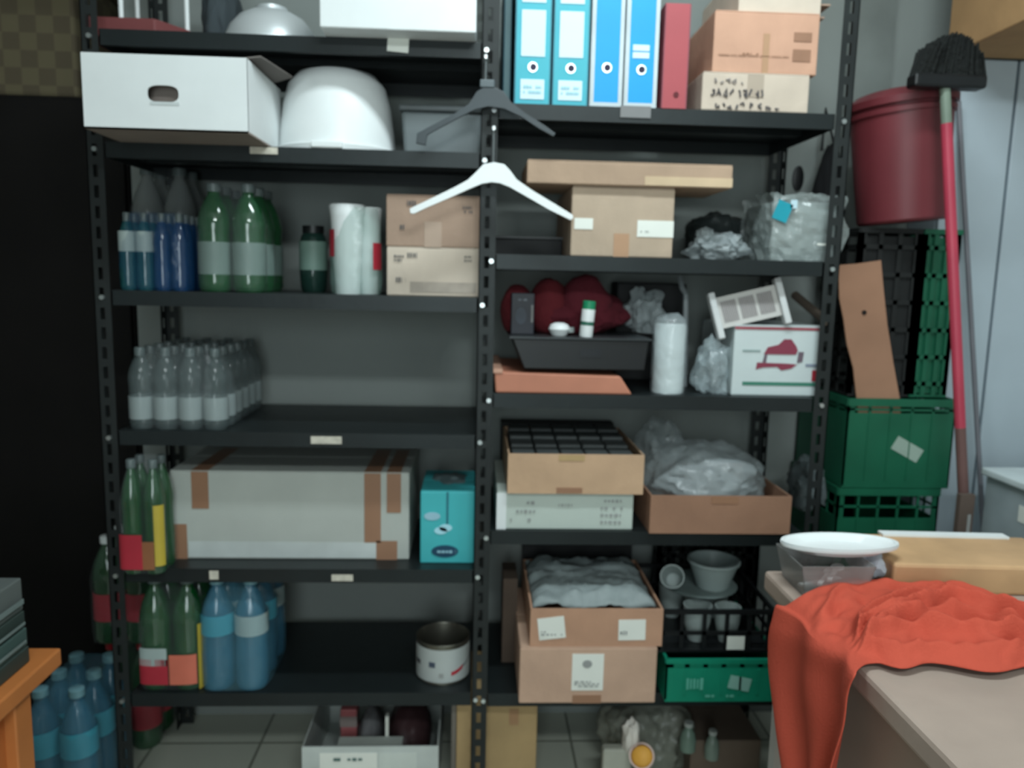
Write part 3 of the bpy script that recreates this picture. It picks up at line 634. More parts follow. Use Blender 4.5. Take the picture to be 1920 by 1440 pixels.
# ------------------------------------------------------------------ right bay, fourth shelf
z = ZR[3]
t = carton('flat_white_box', 'flat white carton with small grey print, underneath a kraft tray on the fourth shelf', 'carton', 931, 1187, 915, z, 1.815, .33, M('white_green_card', (186, 196, 188), .65, var=.03), ym=960, shrink=.0, h=W(1050, 925, Y=1.815).z-z)
h1 = t['_h']; decal(t, 'edge_strip', 0, .07, 0, 1, white_c); print_rows(t, .1, .28, .15, .85, 3, ink_l, 31, fill=.35); print_rows(t, .45, .55, .6, .75, 1, ink_l, 32, fill=.5); print_rows(t, .76, .92, .12, .9, 4, ink_l, 33, fill=.4)
t = carton('kraft_tray', 'open kraft tray full of black goods, stacked on the flat white carton', 'tray', 952, 1207, 852, z+h1+.003, 1.80, .34, M('kraft_peach', (192, 158, 128), .8, bump=.1), ym=890, open_=1)
h2 = t['_h']; decal(t, 'hand_cut', .37, .56, .84, .985, kraft_y); decal(t, 'hand_cut', .36, .55, .02, .16, tape_m)
b = N(); w_ = t['_w']
for i in range(5):
    for j in range(4): 
        x0 = -w_/2+.01+i*(w_-.03)/5; bx(b, x0, x0+(w_-.03)/5-.004, .01+j*.07, .074+j*.07, .004, h2+.0+.012*j*.5)
bc = thing('packed_goods', 'black packed goods filling the kraft tray on the fourth shelf', 'goods', t.location[:]); obj('goods', b, M('goods_grey', (66, 70, 70), .6), bc, bevel=.004)
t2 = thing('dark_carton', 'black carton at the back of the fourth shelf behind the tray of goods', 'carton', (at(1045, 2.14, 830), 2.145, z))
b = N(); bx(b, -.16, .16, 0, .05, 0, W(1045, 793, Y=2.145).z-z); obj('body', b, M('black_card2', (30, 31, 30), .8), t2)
t = carton('kraft_tray', 'open brown kraft tray filled with clear plastic, right side of the fourth shelf', 'tray', 1219, 1483, 930, z, 1.79, .34, kraft_d, ym=960, open_=1)
h2 = t['_h']; decal(t, 'hand_cut', .43, .62, .80, .985, tape_m)
w_ = t['_w']
pb_ = thing('plastic_bag', 'heap of clear plastic bags swelling out of the brown kraft tray', 'bag', (t.location.x, 1.80, z+.006))
blob('bag_body', (.0, .16, 0), (w_/2-.008, .145, .105), .10, film_g, 41, pb_, sub=5, freq=4); blob('bag_fold', (-.105, .22, .05), (.06, .07, .10), .3, M('bag_film_left', (170, 180, 182), .25, alpha=.28, bump=.6, bscale=24, spec=.9), 42, pb_)
t = tag(blob('plastic_bag', (at(1490, 2.0, 920)+.04, 2.02, z), (.04, .08, .075), .25, film_d, 45), 'dark crumpled plastic bag at the right end of the fourth shelf', 'bag')
# ------------------------------------------------------------------ right bay, bottom shelf
z = ZR[4]
Yb = 1.755
t = carton('kraft_carton', 'kraft carton with one white label, lowest of the pair on the bottom shelf', 'carton', 974, 1231, 1216, z+.001, Yb, .36, M('kraft_rose', (192, 158, 136), .8, bump=.1), ym=1260, h=W(1100, 1216, Y=Yb).z-z)
h1 = t['_h']; decal(t, 'label', .38, .61, .24, .9, paper); print_rows(t, .40, .58, .30, .42, 3, ink_l, 51, y=-.0008); oval(t, .49, .72, .035, .07, ink_l, 'printed_mark', th=.0022); decal(t, 'hand_cut', .39, .60, .005, .15, tape_m)
t = carton('kraft_carton', 'kraft carton with two white labels, stacked on the single-label carton', 'carton', 994, 1242, 1142, z+h1+.004, Yb+.004, .33, M('kraft_rose2', (184, 142, 116), .8, bump=.1), ym=1185, open_=1, th=.005)
h2 = t['_h']; decal(t, 'label', .06, .26, .2, .78, paper, rot=-7); decal(t, 'label', .665, .87, .17, .72, paper, rot=-1); print_rows(t, .68, .74, .32, .42, 1, ink, 54, y=-.001, fill=1); print_rows(t, .08, .24, .3, .44, 2, ink_l, 56, y=-.003)
w_ = t['_w']
pb_ = thing('plastic_bag', 'grey plastic bag filling the two-label kraft carton', 'bag', (t.location.x-.004, Yb+.01, z+h1+.01))
b = N(); bmesh.ops.create_grid(b, x_segments=44, y_segments=44, size=1)
for v in b.verts:
    e = max(abs(v.co.x), abs(v.co.y)); n_ = noise.noise(Vector((v.co.x*2.2, v.co.y*4, 1)))+.5*abs(noise.noise(Vector((v.co.x*6, v.co.y*7, 4))))
    v.co = Vector((v.co.x*(w_/2-.008), .165+v.co.y*.148, h2-.012+(1-e**6)*.03+.018*n_))
g = b.verts; obj('bag_body', b, M('grey_sheet', (140, 150, 150), .55, alpha=.95, bump=.35, bscale=18, spec=.4), pb_, smooth=True, solid=.002)
t = thing('dark_carton', 'upright dark carton against the wall behind the plastic filled carton', 'carton', (at(1085, 2.16, 1050), 2.155, z))
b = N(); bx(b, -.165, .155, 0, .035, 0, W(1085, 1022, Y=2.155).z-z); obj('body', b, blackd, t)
t = thing('brown_board', 'brown cardboard board standing between the middle post and the kraft cartons', 'board', (at(953, 2.0, 1120), 1.96, z))
b = N(); bx(b, -.016, .022, 0, .12, 0, W(962, 1088, Y=1.95).z-z); obj('board_body', b, M('brown_board', (82, 68, 58), .8), t)
# crates
def crate(name, label, cx, yf, z0, w, d, h, mat, cols=7, rows=3, lip=.012, group=None, rz=0., solid_band=0., bar=.006):
    t = thing(name, label, 'crate', (cx, yf, z0), rz, group); t['_w'], t['_h'] = w, h
    b = N(); th = .004; bx(b, -w/2, w/2, 0, d, 0, .006)
    def wall(ax, side):
        L = w if ax == 0 else d; n = cols if ax == 0 else max(3, int(cols*d/w))
        def q(a0, a1, z0_, z1_, e=0.):
            if ax == 0:
                y0 = -e if side == 0 else d-th; bx(b, -w/2+a0, -w/2+a1, y0, y0+th+e, z0_, z1_)
            else:
                x0 = -w/2-e if side == 0 else w/2-th; bx(b, x0, x0+th+e, a0, a1, z0_, z1_)
        hb0 = h*solid_band if solid_band else .006
        for k in range(n+1):
            a = (L-bar)*k/n; q(a, a+bar, hb0, h-lip)
        hb = h*solid_band
        if hb:
            q(0, L, .006, hb)
            for k in range(1, n):
                a = (L-bar)*k/n
                if ax == 0:
                    yy = -.002 if side == 0 else d; bx(b, -w/2+a, -w/2+a+bar*.5, yy, yy+.002, .02, hb-.004)
        for k in range(rows):
            zz = hb+(h-lip-hb)*(k+.5)/rows; q(0, L, zz-bar/2, zz+bar/2)
        q(0, L, h-lip, h, .003)
        for a in (0, L-.018): q(a, a+.018, hb0, h-lip)
    for ax in (0, 1):
        for s in (0, 1): wall(ax, s)
    obj('crate_body', b, mat, t); return t
X0, X1 = at(1248, 1.76, 1280), at(1462, 1.76, 1280)
hg = W(1350, 1236, Y=1.76).z-z
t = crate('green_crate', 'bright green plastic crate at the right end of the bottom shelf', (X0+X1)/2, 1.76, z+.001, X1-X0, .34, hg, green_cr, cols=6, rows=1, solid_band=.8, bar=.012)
decal(t, 'sticker', .55, .74, .28, .58, M('mint_label', (130, 176, 164), .6), rot=12, y=-.0005); print_rows(t, .18, .34, .25, .6, 1, M('light_green_ink', (90, 170, 150), .5), 61, fill=.8); print_rows(t, .35, .6, .08, .2, 1, M('light_green_ink', (90, 170, 150), .5), 62)
zc = z+hg+.003; X0, X1 = at(1232, 1.79, 1190), at(1450, 1.79, 1190)
hk_ = W(1350, 1143, Y=1.79).z-zc
t = crate('black_crate', 'black plastic crate of kitchen ware stacked on the bright green crate', (X0+X1)/2, 1.79, zc, X1-X0, .31, hk_, blackp, cols=5, rows=1, bar=.01)
gw = M('grey_ware', (150, 160, 158), .4); cxk = (X0+X1)/2
for q, (dx, dy, sx) in enumerate(((-.03, .06, 1), (.045, .05, .9), (.0, .15, 1.1), (-.06, .2, 1.), (.06, .2, 1.))):
    tt = thing('plastic_bowl', ['small grey bowl near the front left of the black crate', 'small grey bowl near the front right of the black crate', 'grey bowl in the middle of the black crate', 'grey bowl at the back left of the black crate', 'grey bowl at the back right of the black crate'][q], 'bowl', (cxk+dx, 1.79+dy, zc+.007), 0, 'bowls in the black crate')
    b = N(); r_ = .036*sx; hh = hk_*.82; lathe(b, [(0, 0), (r_*.6, 0), (r_*.95, hh*.55), (r_, hh), (r_*.94, hh), (r_*.88, hh*.55), (r_*.5, .006), (0, .006)], seg=26); obj('bowl_body', b, gw, tt, smooth=True)
t = thing('white_tag', 'white paper card inside the front of the black crate', 'card', (cxk+.05, 1.787, zc+.01)); b = N(); bx(b, -.022, .022, -.004, -.003, 0, .035); obj('card', b, paper, t)
Yc = 1.95
zz = zc+hk_*.84+.006
t = thing('plate', 'wide grey dish lying across the bowls of the black crate', 'dish', (cxk-.0, Yc, zz))
b = N(); lathe(b, [(0, 0), (.05, 0), (.098, .012), (.1, .015), (.096, .016), (.05, .005), (0, .004)], seg=40); obj('dish_body', b, M('dish_grey', (110, 122, 120), .4), t, smooth=True)
t = thing('plastic_bucket', 'small grey tapered pot standing on the dish above the black crate', 'pot', (at(1336, Yc, 1085), Yc, zz+.006))
b = N(); r_ = .068; hh = W(1336, 1048, Y=Yc).z-zz-.006
lathe(b, [(0, 0), (r_*.6, 0), (r_*.95, hh*.9), (r_*1.02, hh*.92), (r_*1.02, hh), (r_*.95, hh), (r_*.56, .004), (0, .004)], seg=36); obj('pot_body', b, M('pot_grey', (150, 162, 160), .45), t, smooth=True)
t = thing('plastic_cup', 'pale grey cup tipped over left of the tapered pot', 'cup', (at(1262, 1.93, 1110), 1.93, zz+.03)); t.rotation_euler = (R(60), 0, R(-20))
b = N(); lathe(b, [(0, 0), (.02, 0), (.029, .06), (.031, .062), (.028, .062), (.018, .004), (0, .004)], seg=26); obj('cup_body', b, gw, t, smooth=True)
t = crate('black_crate', 'black crate standing at the back of the bottom shelf behind the tapered pot', at(1335, 2.1, 1040), 2.13, z, .30, .06, W(1330, 1014, Y=2.13).z-z, blackp, cols=7, rows=4, bar=.012)

# ------------------------------------------------------------------ under the shelves
ob = carton('open_carton', 'open white carton of odds and ends on the floor under the left bay', 'carton', 566, 822, 1395, 0, 1.84, .36, M('white_card3', (190, 196, 192), .65), ym=1420, open_=1, h=W(690, 1400, Y=1.84).z)
decal(ob, 'label', .13, .55, .60, .89, paper); print_rows(ob, .19, .48, .76, .81, 1, M('teal_ink', (84, 110, 106), .6), 71, y=-.001, fill=1.); decal(ob, 'label', .56, .84, .60, .89, M('label_grey', (200, 206, 200), .6))
ox, ow, oh = ob.location.x, ob['_w'], ob['_h']
t = tag(blob('dark_bag', (ox+.085, 2.02, .01), (.062, .12, oh/2+.012), .08, M('maroon_film', (62, 42, 44), .5), 72), 'dark maroon bag in the right of the open white carton', 'bag')
t = tag(blob('grey_cloth', (ox-.018, 1.99, .01), (.035, .1, oh/2+.01), .1, M('grey_rag', (104, 104, 106), .85), 73), 'grey cloth in the middle of the open white carton', 'cloth')
t = thing('red_packet', 'small pinkish red packet in the left of the open white carton', 'packet', (ox-.075, 1.96, .01)); b = N(); bx(b, -.022, .022, 0, .05, 0, oh+.02); obj('packet_body', b, M('packet_red', (168, 96, 98), .6), t, bevel=.004); b = N(); bx(b, -.0225, .0225, -.001, .05, oh-.03, oh-.0); obj('packet_band', b, M('packet_grey', (140, 128, 124), .6), t)
t = thing('white_strip', 'thin white plastic strip standing in the open white carton', 'strip', (ox+.035, 1.9, .01)); b = N(); bx(b, -.004, .004, 0, .02, 0, oh+.035); obj('strip_body', b, paper, t)
t = thing('white_tray', 'shallow white tray lying at the front of the open carton', 'tray', (ox-.005, 1.855, oh-.04)); b = N(); poly_prism(b, [(-.07, 0, 0), (.07, 0, 0), (.08, 0, .028), (-.08, 0, .028)], (0, .04, 0)); obj('tray_body', b, M('tray_white', (176, 184, 178), .5), t, bevel=.004)
b = N(); bx(b, -.083, .083, -.002, .043, .028, .031); obj('rim', b, M('tray_white2', (186, 192, 186), .5), t)
t = thing('tall_carton', 'upright beige cardboard carton on the floor behind the middle post', 'carton', (at(930, 1.9, 1400), 1.87, 0)); t['_w'], t['_h'] = .2, .27
b = N(); bx(b, -.105, .105, 0, .25, 0, .272); obj('body', b, kraft_y, t, bevel=.003)
b = N(); bx(b, -.118, -.106, .01, .24, 0, .26); obj('side_flap', b, M('grey_brown_card', (120, 114, 106), .8), t)
decal(t, 'stain', .66, .78, .72, .88, M('kraft_stain', (168, 130, 96), .8))
tb = thing('bin_bag', 'clear plastic bag of rubbish on the floor under the right bay', 'bag', (at(1215, 1.95, 1400), 1.98, 0))
blob('bag_body', (0, 0, 0), (.125, .12, .125), .16, M('rubbish_film', (150, 152, 140), .35, alpha=.55, bump=.8, bscale=18, spec=.6), 81, tb, sub=5)
zt_ = .16
t = tag(blob('white_wrapper', (at(1185, 1.82, 1370), 1.83, zt_-.02), (.022, .03, .05), .3, M('wrapper_white', (212, 206, 198), .6), 82, sub=3), 'white crumpled wrapper at the front of the rubbish bag', 'wrapper')
t = thing('orange_cup', 'cup with orange content among the rubbish', 'cup', (at(1212, 1.80, 1400), 1.81, zt_-.03)); t.rotation_euler = (R(40), R(-25), 0)
b = N(); lathe(b, [(0, 0), (.022, 0), (.03, .05), (.032, .052), (.028, .052)], seg=24); obj('cup_body', b, M('cup_pink', (196, 170, 160), .5), t, smooth=True)
b = N(); lathe(b, [(0, .046), (.027, .046), (.02, .054), (0, .058)], seg=24); obj('content', b, M('orange_content', (206, 150, 60), .6), t, smooth=True)
for px, py, rr, cl, nm, lb in ((1290, 1385, .02, (110, 130, 118), 'glass_jar', 'small greenish jar among the rubbish, right of the orange cup'), (1335, 1400, .018, (120, 134, 124), 'glass_jar', 'pale green jar at the right edge of the rubbish')):
    t = thing(nm, lb, 'jar', (at(px, 1.84, py), 1.84, W(px, py, Y=1.84).z-.03))
    b = N(); lathe(b, [(0, 0), (rr, 0), (rr*1.05, .03), (rr*.8, .05), (rr*.5, .058), (rr*.5, .066), (0, .066)], seg=20); obj('jar_body', b, M('jar_'+str(px), cl, .2), t, smooth=True)
    b = N(); lathe(b, [(0, .066), (rr*.6, .066), (rr*.6, .076), (0, .077)], seg=16); obj('lid', b, M('jar_lid', (160, 164, 160), .4), t, smooth=True)
t = thing('brown_carton', 'low brown carton behind the jars on the floor under the right bay', 'carton', (at(1352, 1.9, 1420), 1.88, 0)); b = N(); bx(b, -.09, .1, 0, .2, 0, .14); obj('body', b, M('brown_card', (112, 96, 84), .8), t, bevel=.003)
t = thing('white_packet', 'pale paper packet low in the rubbish', 'packet', (at(1160, 1.84, 1430), 1.82, 0)); b = N(); bx(b, -.045, .03, 0, .03, 0, .155); obj('packet_body', b, M('packet_pale', (176, 176, 164), .6), t, bevel=.006)

# ------------------------------------------------------------------ hangers
def hook(bm, x, y, ztop, zbot, depth=.022, r=.0016):
    pts = [(x, y, zbot), (x, y, ztop-depth/2)]
    for k in range(9):
        a = math.pi*k/8; pts.append((x, y+depth/2-depth/2*math.cos(a), ztop-depth/2+depth/2*math.sin(a)))
    pts.append((x, y+depth, ztop-depth)); tube(bm, pts, r, 8)
Yh = 1.742
t = thing('white_hanger', 'white plastic coat hanger hanging from the middle post', 'hanger', (W(926, 238, Y=Yh).x, Yh, W(926, 320, Y=Yh).z)); o0 = t.location.copy()
out = [(768, 391), (800, 376), (850, 352), (878, 338), (893, 322), (906, 308), (926, 304), (946, 308), (957, 320), (968, 337), (1000, 358), (1040, 382), (1074, 403), (1075, 409), (1070, 413), (1030, 393), (985, 367), (955, 350), (938, 342), (922, 340), (903, 343), (880, 354), (840, 372), (800, 389), (776, 401), (769, 400)]
b = N(); poly_prism(b, [W(x, y, Y=Yh-.005)-o0 for x, y in out], (0, .011, 0)); obj('hanger_body', b, white_p, t, bevel=.0012)
b = N(); hook(b, 0, 0, W(926, 236, Y=Yh).z-o0.z, W(926, 306, Y=Yh).z-o0.z); obj('hook', b, wire_m, t, smooth=True)
b = N(); bmesh.ops.create_uvsphere(b, u_segments=12, v_segments=8, radius=.0045); bmesh.ops.translate(b, verts=b.verts, vec=(0, .004, W(926, 239, Y=Yh).z-o0.z)); obj('hook_tip', b, white_p, t, smooth=True)
Yh = 1.768
t = thing('black_hanger', 'dark grey coat hanger hanging behind the white hanger', 'hanger', (W(911, 104, Y=Yh).x, Yh, W(915, 180, Y=Yh).z)); o0 = t.location.copy()
out = [(780, 268), (782, 250), (800, 240), (850, 214), (880, 195), (893, 172), (905, 164), (930, 164), (945, 172), (958, 192), (985, 212), (1020, 234), (1042, 250), (1038, 256), (1010, 240), (975, 217), (945, 202), (915, 198), (890, 204), (860, 220), (815, 244), (800, 252), (798, 272)]
b = N(); poly_prism(b, [W(x, y, Y=Yh-.004)-o0 for x, y in out], (0, .01, 0)); obj('hanger_body', b, M('hanger_black', (52, 60, 64), .4), t, bevel=.001)
b = N(); bx(b, -.012, .02, -.006, .006, W(915, 165, Y=Yh).z-o0.z, W(915, 150, Y=Yh).z-o0.z); obj('neck', b, M('hanger_neck', (84, 94, 98), .4), t, bevel=.002)
b = N(); hook(b, 0, 0, W(911, 102, Y=Yh).z-o0.z, W(911, 155, Y=Yh).z-o0.z); obj('hook', b, wire_m, t, smooth=True)
b = N(); bmesh.ops.create_uvsphere(b, u_segments=12, v_segments=8, radius=.004); bmesh.ops.translate(b, verts=b.verts, vec=(0, .004, W(911, 104, Y=Yh).z-o0.z)); obj('hook_tip', b, white_p, t, smooth=True)

# ------------------------------------------------------------------ left: wardrobe, basket, desk
blackw = M('black_wood', (17, 15, 14), .75, var=.2, scale=5, spec=.2)
zw = W(90, 178, Y=2.24).z
t = thing('wardrobe', 'very dark tall wardrobe left of the shelving', 'wardrobe', (-1.6, 2.24, 0))
b = N(); bx(b, -.66, .63, .02, .6, 0, zw); obj('body', b, blackw, t)
for x0, x1 in ((-.655, -.02), (-.016, .625)):
    b = N(); bx(b, x0, x1, 0, .018, .06, zw-.01); dd = obj('door', b, blackw, t, bevel=.003)
    b = N(); tube(b, [(x1-.05 if x0 < -.3 else x0+.05, -.02, 1.0), (x1-.05 if x0 < -.3 else x0+.05, -.02, 1.12)], .005); obj('handle', b, blackp, dd)
# checked basket
bm_ = bpy.data.materials.new('checked_weave'); bm_.use_nodes = True; nt = bm_.node_tree; pb = nt.nodes['Principled BSDF']; pb.inputs['Roughness'].default_value = .85
tc = nt.nodes.new('ShaderNodeTexCoord'); ck = nt.nodes.new('ShaderNodeTexChecker'); ck.inputs['Scale'].default_value = 22
mp = nt.nodes.new('ShaderNodeMapping'); mp.inputs['Location'].default_value = (.013, .51, .017)
ck.inputs['Color1'].default_value = lin((96, 88, 66))+(1,); ck.inputs['Color2'].default_value = lin((82, 73, 56))+(1,)
nt.links.new(tc.outputs['Object'], mp.inputs['Vector']); nt.links.new(mp.outputs['Vector'], ck.inputs['Vector']); nt.links.new(ck.outputs['Color'], pb.inputs['Base Color'])
t = thing('woven_basket', 'olive brown checked basket on top of the dark wardrobe', 'basket', (at(142, 2.26, 100)-.27, 2.26, zw))
b = N(); bx(b, -.27, .27, 0, .4, 0, .33); obj('basket_body', b, bm_, t, bevel=.01)
b = N(); bx(b, -.275, .275, -.004, .404, .33, .35); obj('rim', b, M('basket_rim', (90, 80, 58), .8), t, bevel=.004)
# orange desk
zd = .62
c = W(115, 1214, Z=zd)
orange_w = M('orange_wood', (190, 116, 62), .45, var=.12, scale=5, bump=.05)
t = thing('orange_desk', 'orange wooden desk corner at the lower left', 'desk', (c.x, c.y, 0))
b = N(); bx(b, -.9, 0, -.9, 0, zd-.035, zd); obj('desk_top', b, orange_w, t, bevel=.004)
for x, y in ((-.06, -.14), (-.89, -.14), (-.06, -.88), (-.89, -.88)):
    b = N(); bx(b, x, x+.05, y, y+.05, 0, zd-.035); obj('leg', b, orange_w, t, bevel=.003)
b = N(); bx(b, -.88, -.02, -.10, -.085, zd-.12, zd-.035); obj('apron', b, orange_w, t)
b = N(); bx(b, -.045, -.03, -.83, -.14, .02, zd-.05); obj('side_panel', b, M('orange_panel', (176, 100, 50), .5), t)
# stacked file boxes on desk
c2 = W(57, 1240, Z=zd); cl = [(92, 98, 96), (64, 84, 80), (48, 60, 56), (78, 88, 84)]
hz_ = zd+.0005; tot = W(55, 1082, Y=c2.y).z-zd; hs = [.2, .22, .2, .38]
lb = ['lowest dark green file box on the orange desk', 'second file box from the bottom on the orange desk', 'green grey file box under the topmost one on the orange desk', 'thick grey file box on top of the stack on the orange desk']
for k in range(4):
    hk = hs[k]*tot; t = thing('file_box', lb[k], 'file box', (c2.x-.15, c2.y-.2, hz_), 0, 'file boxes stacked on the desk')
    b = N(); bx(b, -.15, .15-.002*k, -.16, .2, 0, hk-.001); obj('body', b, M('file%d' % k, cl[[2, 1, 2, 0][k]], .5), t, bevel=.003)
    b = N(); bx(b, .15, .1515, -.15, .19, hk*.25, hk*.4); obj('band', b, M('file_band%d' % k, (112, 124, 122), .5), t) if k else b.free()
    hz_ += hk

# ------------------------------------------------------------------ right: crates, bucket, broom
Yr = 1.93
zB = W(1680, 915, Y=Yr).z; zBt = W(1680, 748, Y=Yr).z; hB = zBt-zB
hb = zB/3
XA, XB = at(1585, Yr, 830), at(1786, Yr, 830); cxB = (XA+XB)/2
for k in range(3):
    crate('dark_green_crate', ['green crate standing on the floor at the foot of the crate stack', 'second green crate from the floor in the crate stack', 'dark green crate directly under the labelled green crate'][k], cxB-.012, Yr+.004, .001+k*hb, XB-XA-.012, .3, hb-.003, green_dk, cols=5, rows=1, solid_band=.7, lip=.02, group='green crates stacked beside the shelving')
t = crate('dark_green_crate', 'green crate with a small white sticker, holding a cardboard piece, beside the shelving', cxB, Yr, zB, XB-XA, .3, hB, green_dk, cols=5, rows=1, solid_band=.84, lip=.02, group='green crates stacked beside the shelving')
decal(t, 'sticker', .44, .72, .36, .52, M('crate_sticker', (150, 168, 156), .6), rot=28)
# crates standing on end above
zU = W(1750, 430, Y=1.95).z
zE = zBt+.003
def upright(label, l, r, yf, d, mat, ztop, cat='crate'):
    x0, x1 = at(l, yf, 600), at(r, yf, 600)
    return crate('upright_crate', label, (x0+x1)/2, yf, zE, x1-x0, d, ztop-zE, mat, cols=3, rows=6, solid_band=0, bar=.012)
cr = upright('green crate standing on end above the labelled crate', 1718, 1788, 1.95, .2, green_dk, zU)
b = N(); w_ = cr['_w']; bx(b, -w_/2+.006, w_/2-.006, .006, .01, .01, cr['_h']-.02); obj('crate_panel', b, green_dk, cr)
cr = upright('black crate standing on end left of the upright green crate', 1600, 1715, 1.95, .2, M('crate_black', (18, 20, 20), .6), zU)
b = N(); w_ = cr['_w']; bx(b, -w_/2+.006, w_/2-.006, .006, .01, .01, cr['_h']-.02); obj('crate_panel', b, M('black_panel', (20, 22, 22), .8), cr)
# cardboard piece
Yp = 1.938
pts = [(1572, 497), (1610, 494), (1652, 488), (1657, 545), (1664, 610), (1675, 680), (1688, 752), (1690, 800), (1612, 800), (1606, 745), (1600, 690), (1588, 645), (1582, 600), (1574, 560)]
c = W(1640, 800, Y=Yp); t = thing('cardboard_piece', 'torn brown cardboard piece with a small hole standing in the green crate', 'cardboard', c)
b = N(); poly_prism(b, [W(x, y, Y=Yp-.0*(800-y)/300)-c for x, y in pts], (0, .005, 0)); obj('sheet', b, M('kraft_rust', (158, 118, 94), .8, var=.12, scale=6), t)
hp = W(1620, 586, Y=Yp)-c; b = N(); tube(b, [hp+Vector((0, -.0025, 0)), hp+Vector((0, 0, 0))], .006, 12); obj('hole', b, M('hole_black', (20, 16, 14), .9), t)
# red bucket
Yk = 1.968
bk_m = M('red_bucket', (106, 44, 50), .45, var=.08)
zb0 = zU+.016
t = thing('red_bucket', 'large red lidded bucket on top of the upright crates', 'bucket', (at(1682, Yk, 420)+.012, Yk, zb0)); t.rotation_euler = (0, R(-6), 0)
b = N(); hh = W(1690, 200, Y=Yk).z-zb0; kb = .87; lathe(b, [(0, 0), (.115*kb, 0), (.122*kb, .006), (.136*kb, hh*.9), (.136*kb, hh)], seg=48); obj('bucket_body', b, bk_m, t, smooth=True)
b = N(); lathe(b, [(.136*kb, hh*.91), (.143*kb, hh*.91), (.144*kb, hh*.95), (.138*kb, hh*.96)], seg=48); obj('rim_band', b, bk_m, t, smooth=True)
b = N(); lathe(b, [(.139*kb, hh*.985), (.149*kb, hh*.985), (.150*kb, hh+.012), (.12*kb, hh+.03), (.1*kb, hh+.035), (0, hh+.036)], seg=48); obj('lid', b, bk_m, t, smooth=True)
bk = thing('hanging_bag', 'black cloth bag hanging on the wall between the shelving and the red bucket', 'bag', (at(1556, 2.17, 330), 2.17, 1.42))
blob('bag_body', (0, 0, 0), (.045, .05, .17), .1, M('black_cloth', (24, 25, 27), .9), 95, bk, sharp=False)
b = N(); tube(b, [(-.02, .02, .3), (0, .06, .42), (.02, .02, .3)], .005); obj('strap', b, blackd, bk)
t = thing('oval_hook_plate', 'small black oval plate on the wall seen through the right end of the second shelf', 'hook', W(1495, 335, Y=WALL)); b = N(); lathe(b, [(0, 0), (.016, 0), (.016, .008), (0, .012)], seg=24, sy=2.2); o_ = obj('plate', b, blackp, t, smooth=True); o_.rotation_euler = (R(90), 0, 0)
# broom: red handle, brush head up
Yb0, Yb1 = 1.78, 1.80
pB = W(1805, 900, Y=Yb0); pT = W(1771, 150, Y=Yb1); dirb = (pT-pB).normalized()
low = pB + dirb*(-(pB.z-.01)/dirb.z)
t = thing('broom', 'upside-down broom with red handle and black bristles leaning beside the white cabinet', 'broom', low)
p1 = W(1804, 800, Y=Yb0+.015); p2 = W(1775, 230, Y=Yb1-.012)
def alongz(z): return pB + dirb*((z-pB.z)/dirb.z)
b = N(); tube(b, [low-low, alongz(p1.z)-low], .0125, 12); obj('lower_handle', b, M('handle_brown', (104, 76, 72), .6), t)
b = N(); tube(b, [alongz(p1.z)-low, alongz(p2.z)-low], .0125, 12); obj('handle', b, M('handle_red', (180, 62, 82), .4), t)
b = N(); tube(b, [alongz(p2.z)-low, alongz(pT.z-.01)-low], .0115, 12); obj('upper_handle', b, M('handle_grey', (120, 134, 120), .5), t)
hc = alongz(pT.z)-low
b = N(); bx(b, hc.x-.08, hc.x+.09, hc.y-.02, hc.y+.02, hc.z-.02, hc.z+.01); obj('brush_block', b, blackp, t, bevel=.006)
brs = M('bristles', (24, 27, 26), .9, bump=.6, bscale=120)
b = N(); rnd = random.Random(4)
for k in range(420):
    u, v = rnd.uniform(-.075, .085), rnd.uniform(-.016, .016)
    a = Vector((hc.x+u, hc.y+v, hc.z+.008)); e = Vector((hc.x+u*.75, hc.y+v*2.2, hc.z+.04+.045*(1-(u/.09)**2)+rnd.uniform(0, .012)))
    tube(b, [a, e], .0028, 4, .002)
bo = obj('bristles', b, brs, t); bo['kind'] = 'stuff'
# thin grey pole
a_, c_ = W(1797, 190, Y=2.07), W(1836, 872, Y=2.01); dd = (a_-c_).normalized(); lo = c_-dd*(c_.z/dd.z)
t = thing('grey_pole', 'thin grey pole leaning against the white cabinet right of the broom', 'pole', lo); b = N(); tube(b, [Vector((0, 0, .005)), a_-lo], .0065, 10); obj('pole_body', b, M('pole_grey', (112, 112, 118), .5), t)
# white cabinet
Yc = 2.09
xc = W(1785, 160, Y=Yc).x; ztop = W(1860, 112, Y=Yc).z; xg = W(1871, 500, Y=Yc).x
cabm = M('cabinet_white', (176, 188, 196), .4, var=.03)
t = thing('white_cabinet', 'tall pale grey-white cabinet at the right edge', 'cabinet', (xc, Yc, 0))
b = N(); bx(b, 0, 1.985-xc, .02, .155, 0, ztop); obj('body', b, cabm, t)
b = N(); bx(b, 0, xg-xc-.004, 0, .018, .03, ztop); obj('door', b, cabm, t, bevel=.003)
b = N(); bx(b, xg-xc+.004, 1.98-xc, 0, .018, .03, ztop); dd_ = obj('door', b, cabm, t, bevel=.003)
b = N(); bx(b, xg-xc-.004, xg-xc+.004, .008, .02, .03, ztop); obj('gap_strip', b, M('gap_grey', (70, 84, 94), .7), t)  # dark strip filling the gap between the doors
# cardboard box upper right, on the cabinet, overhanging toward the viewer
bc_ = W(1775, 106, Z=ztop+.002)
t = thing('big_carton', 'large tan cardboard carton on top of the white cabinet, jutting forward', 'carton', (bc_.x, bc_.y, ztop+.002)); t['_w'] = .7
b = N(); bx(b, 0, .45, -.42, .22-(bc_.y-Yc) if False else .0, 0, .4); obj('body', b, M('kraft_big', (176, 138, 96), .8, bump=.08), t, bevel=.003)
b = N(); bx(b, -.001, 0, -.41, -.01, .37, .4); obj('tape', b, tape_k, t)
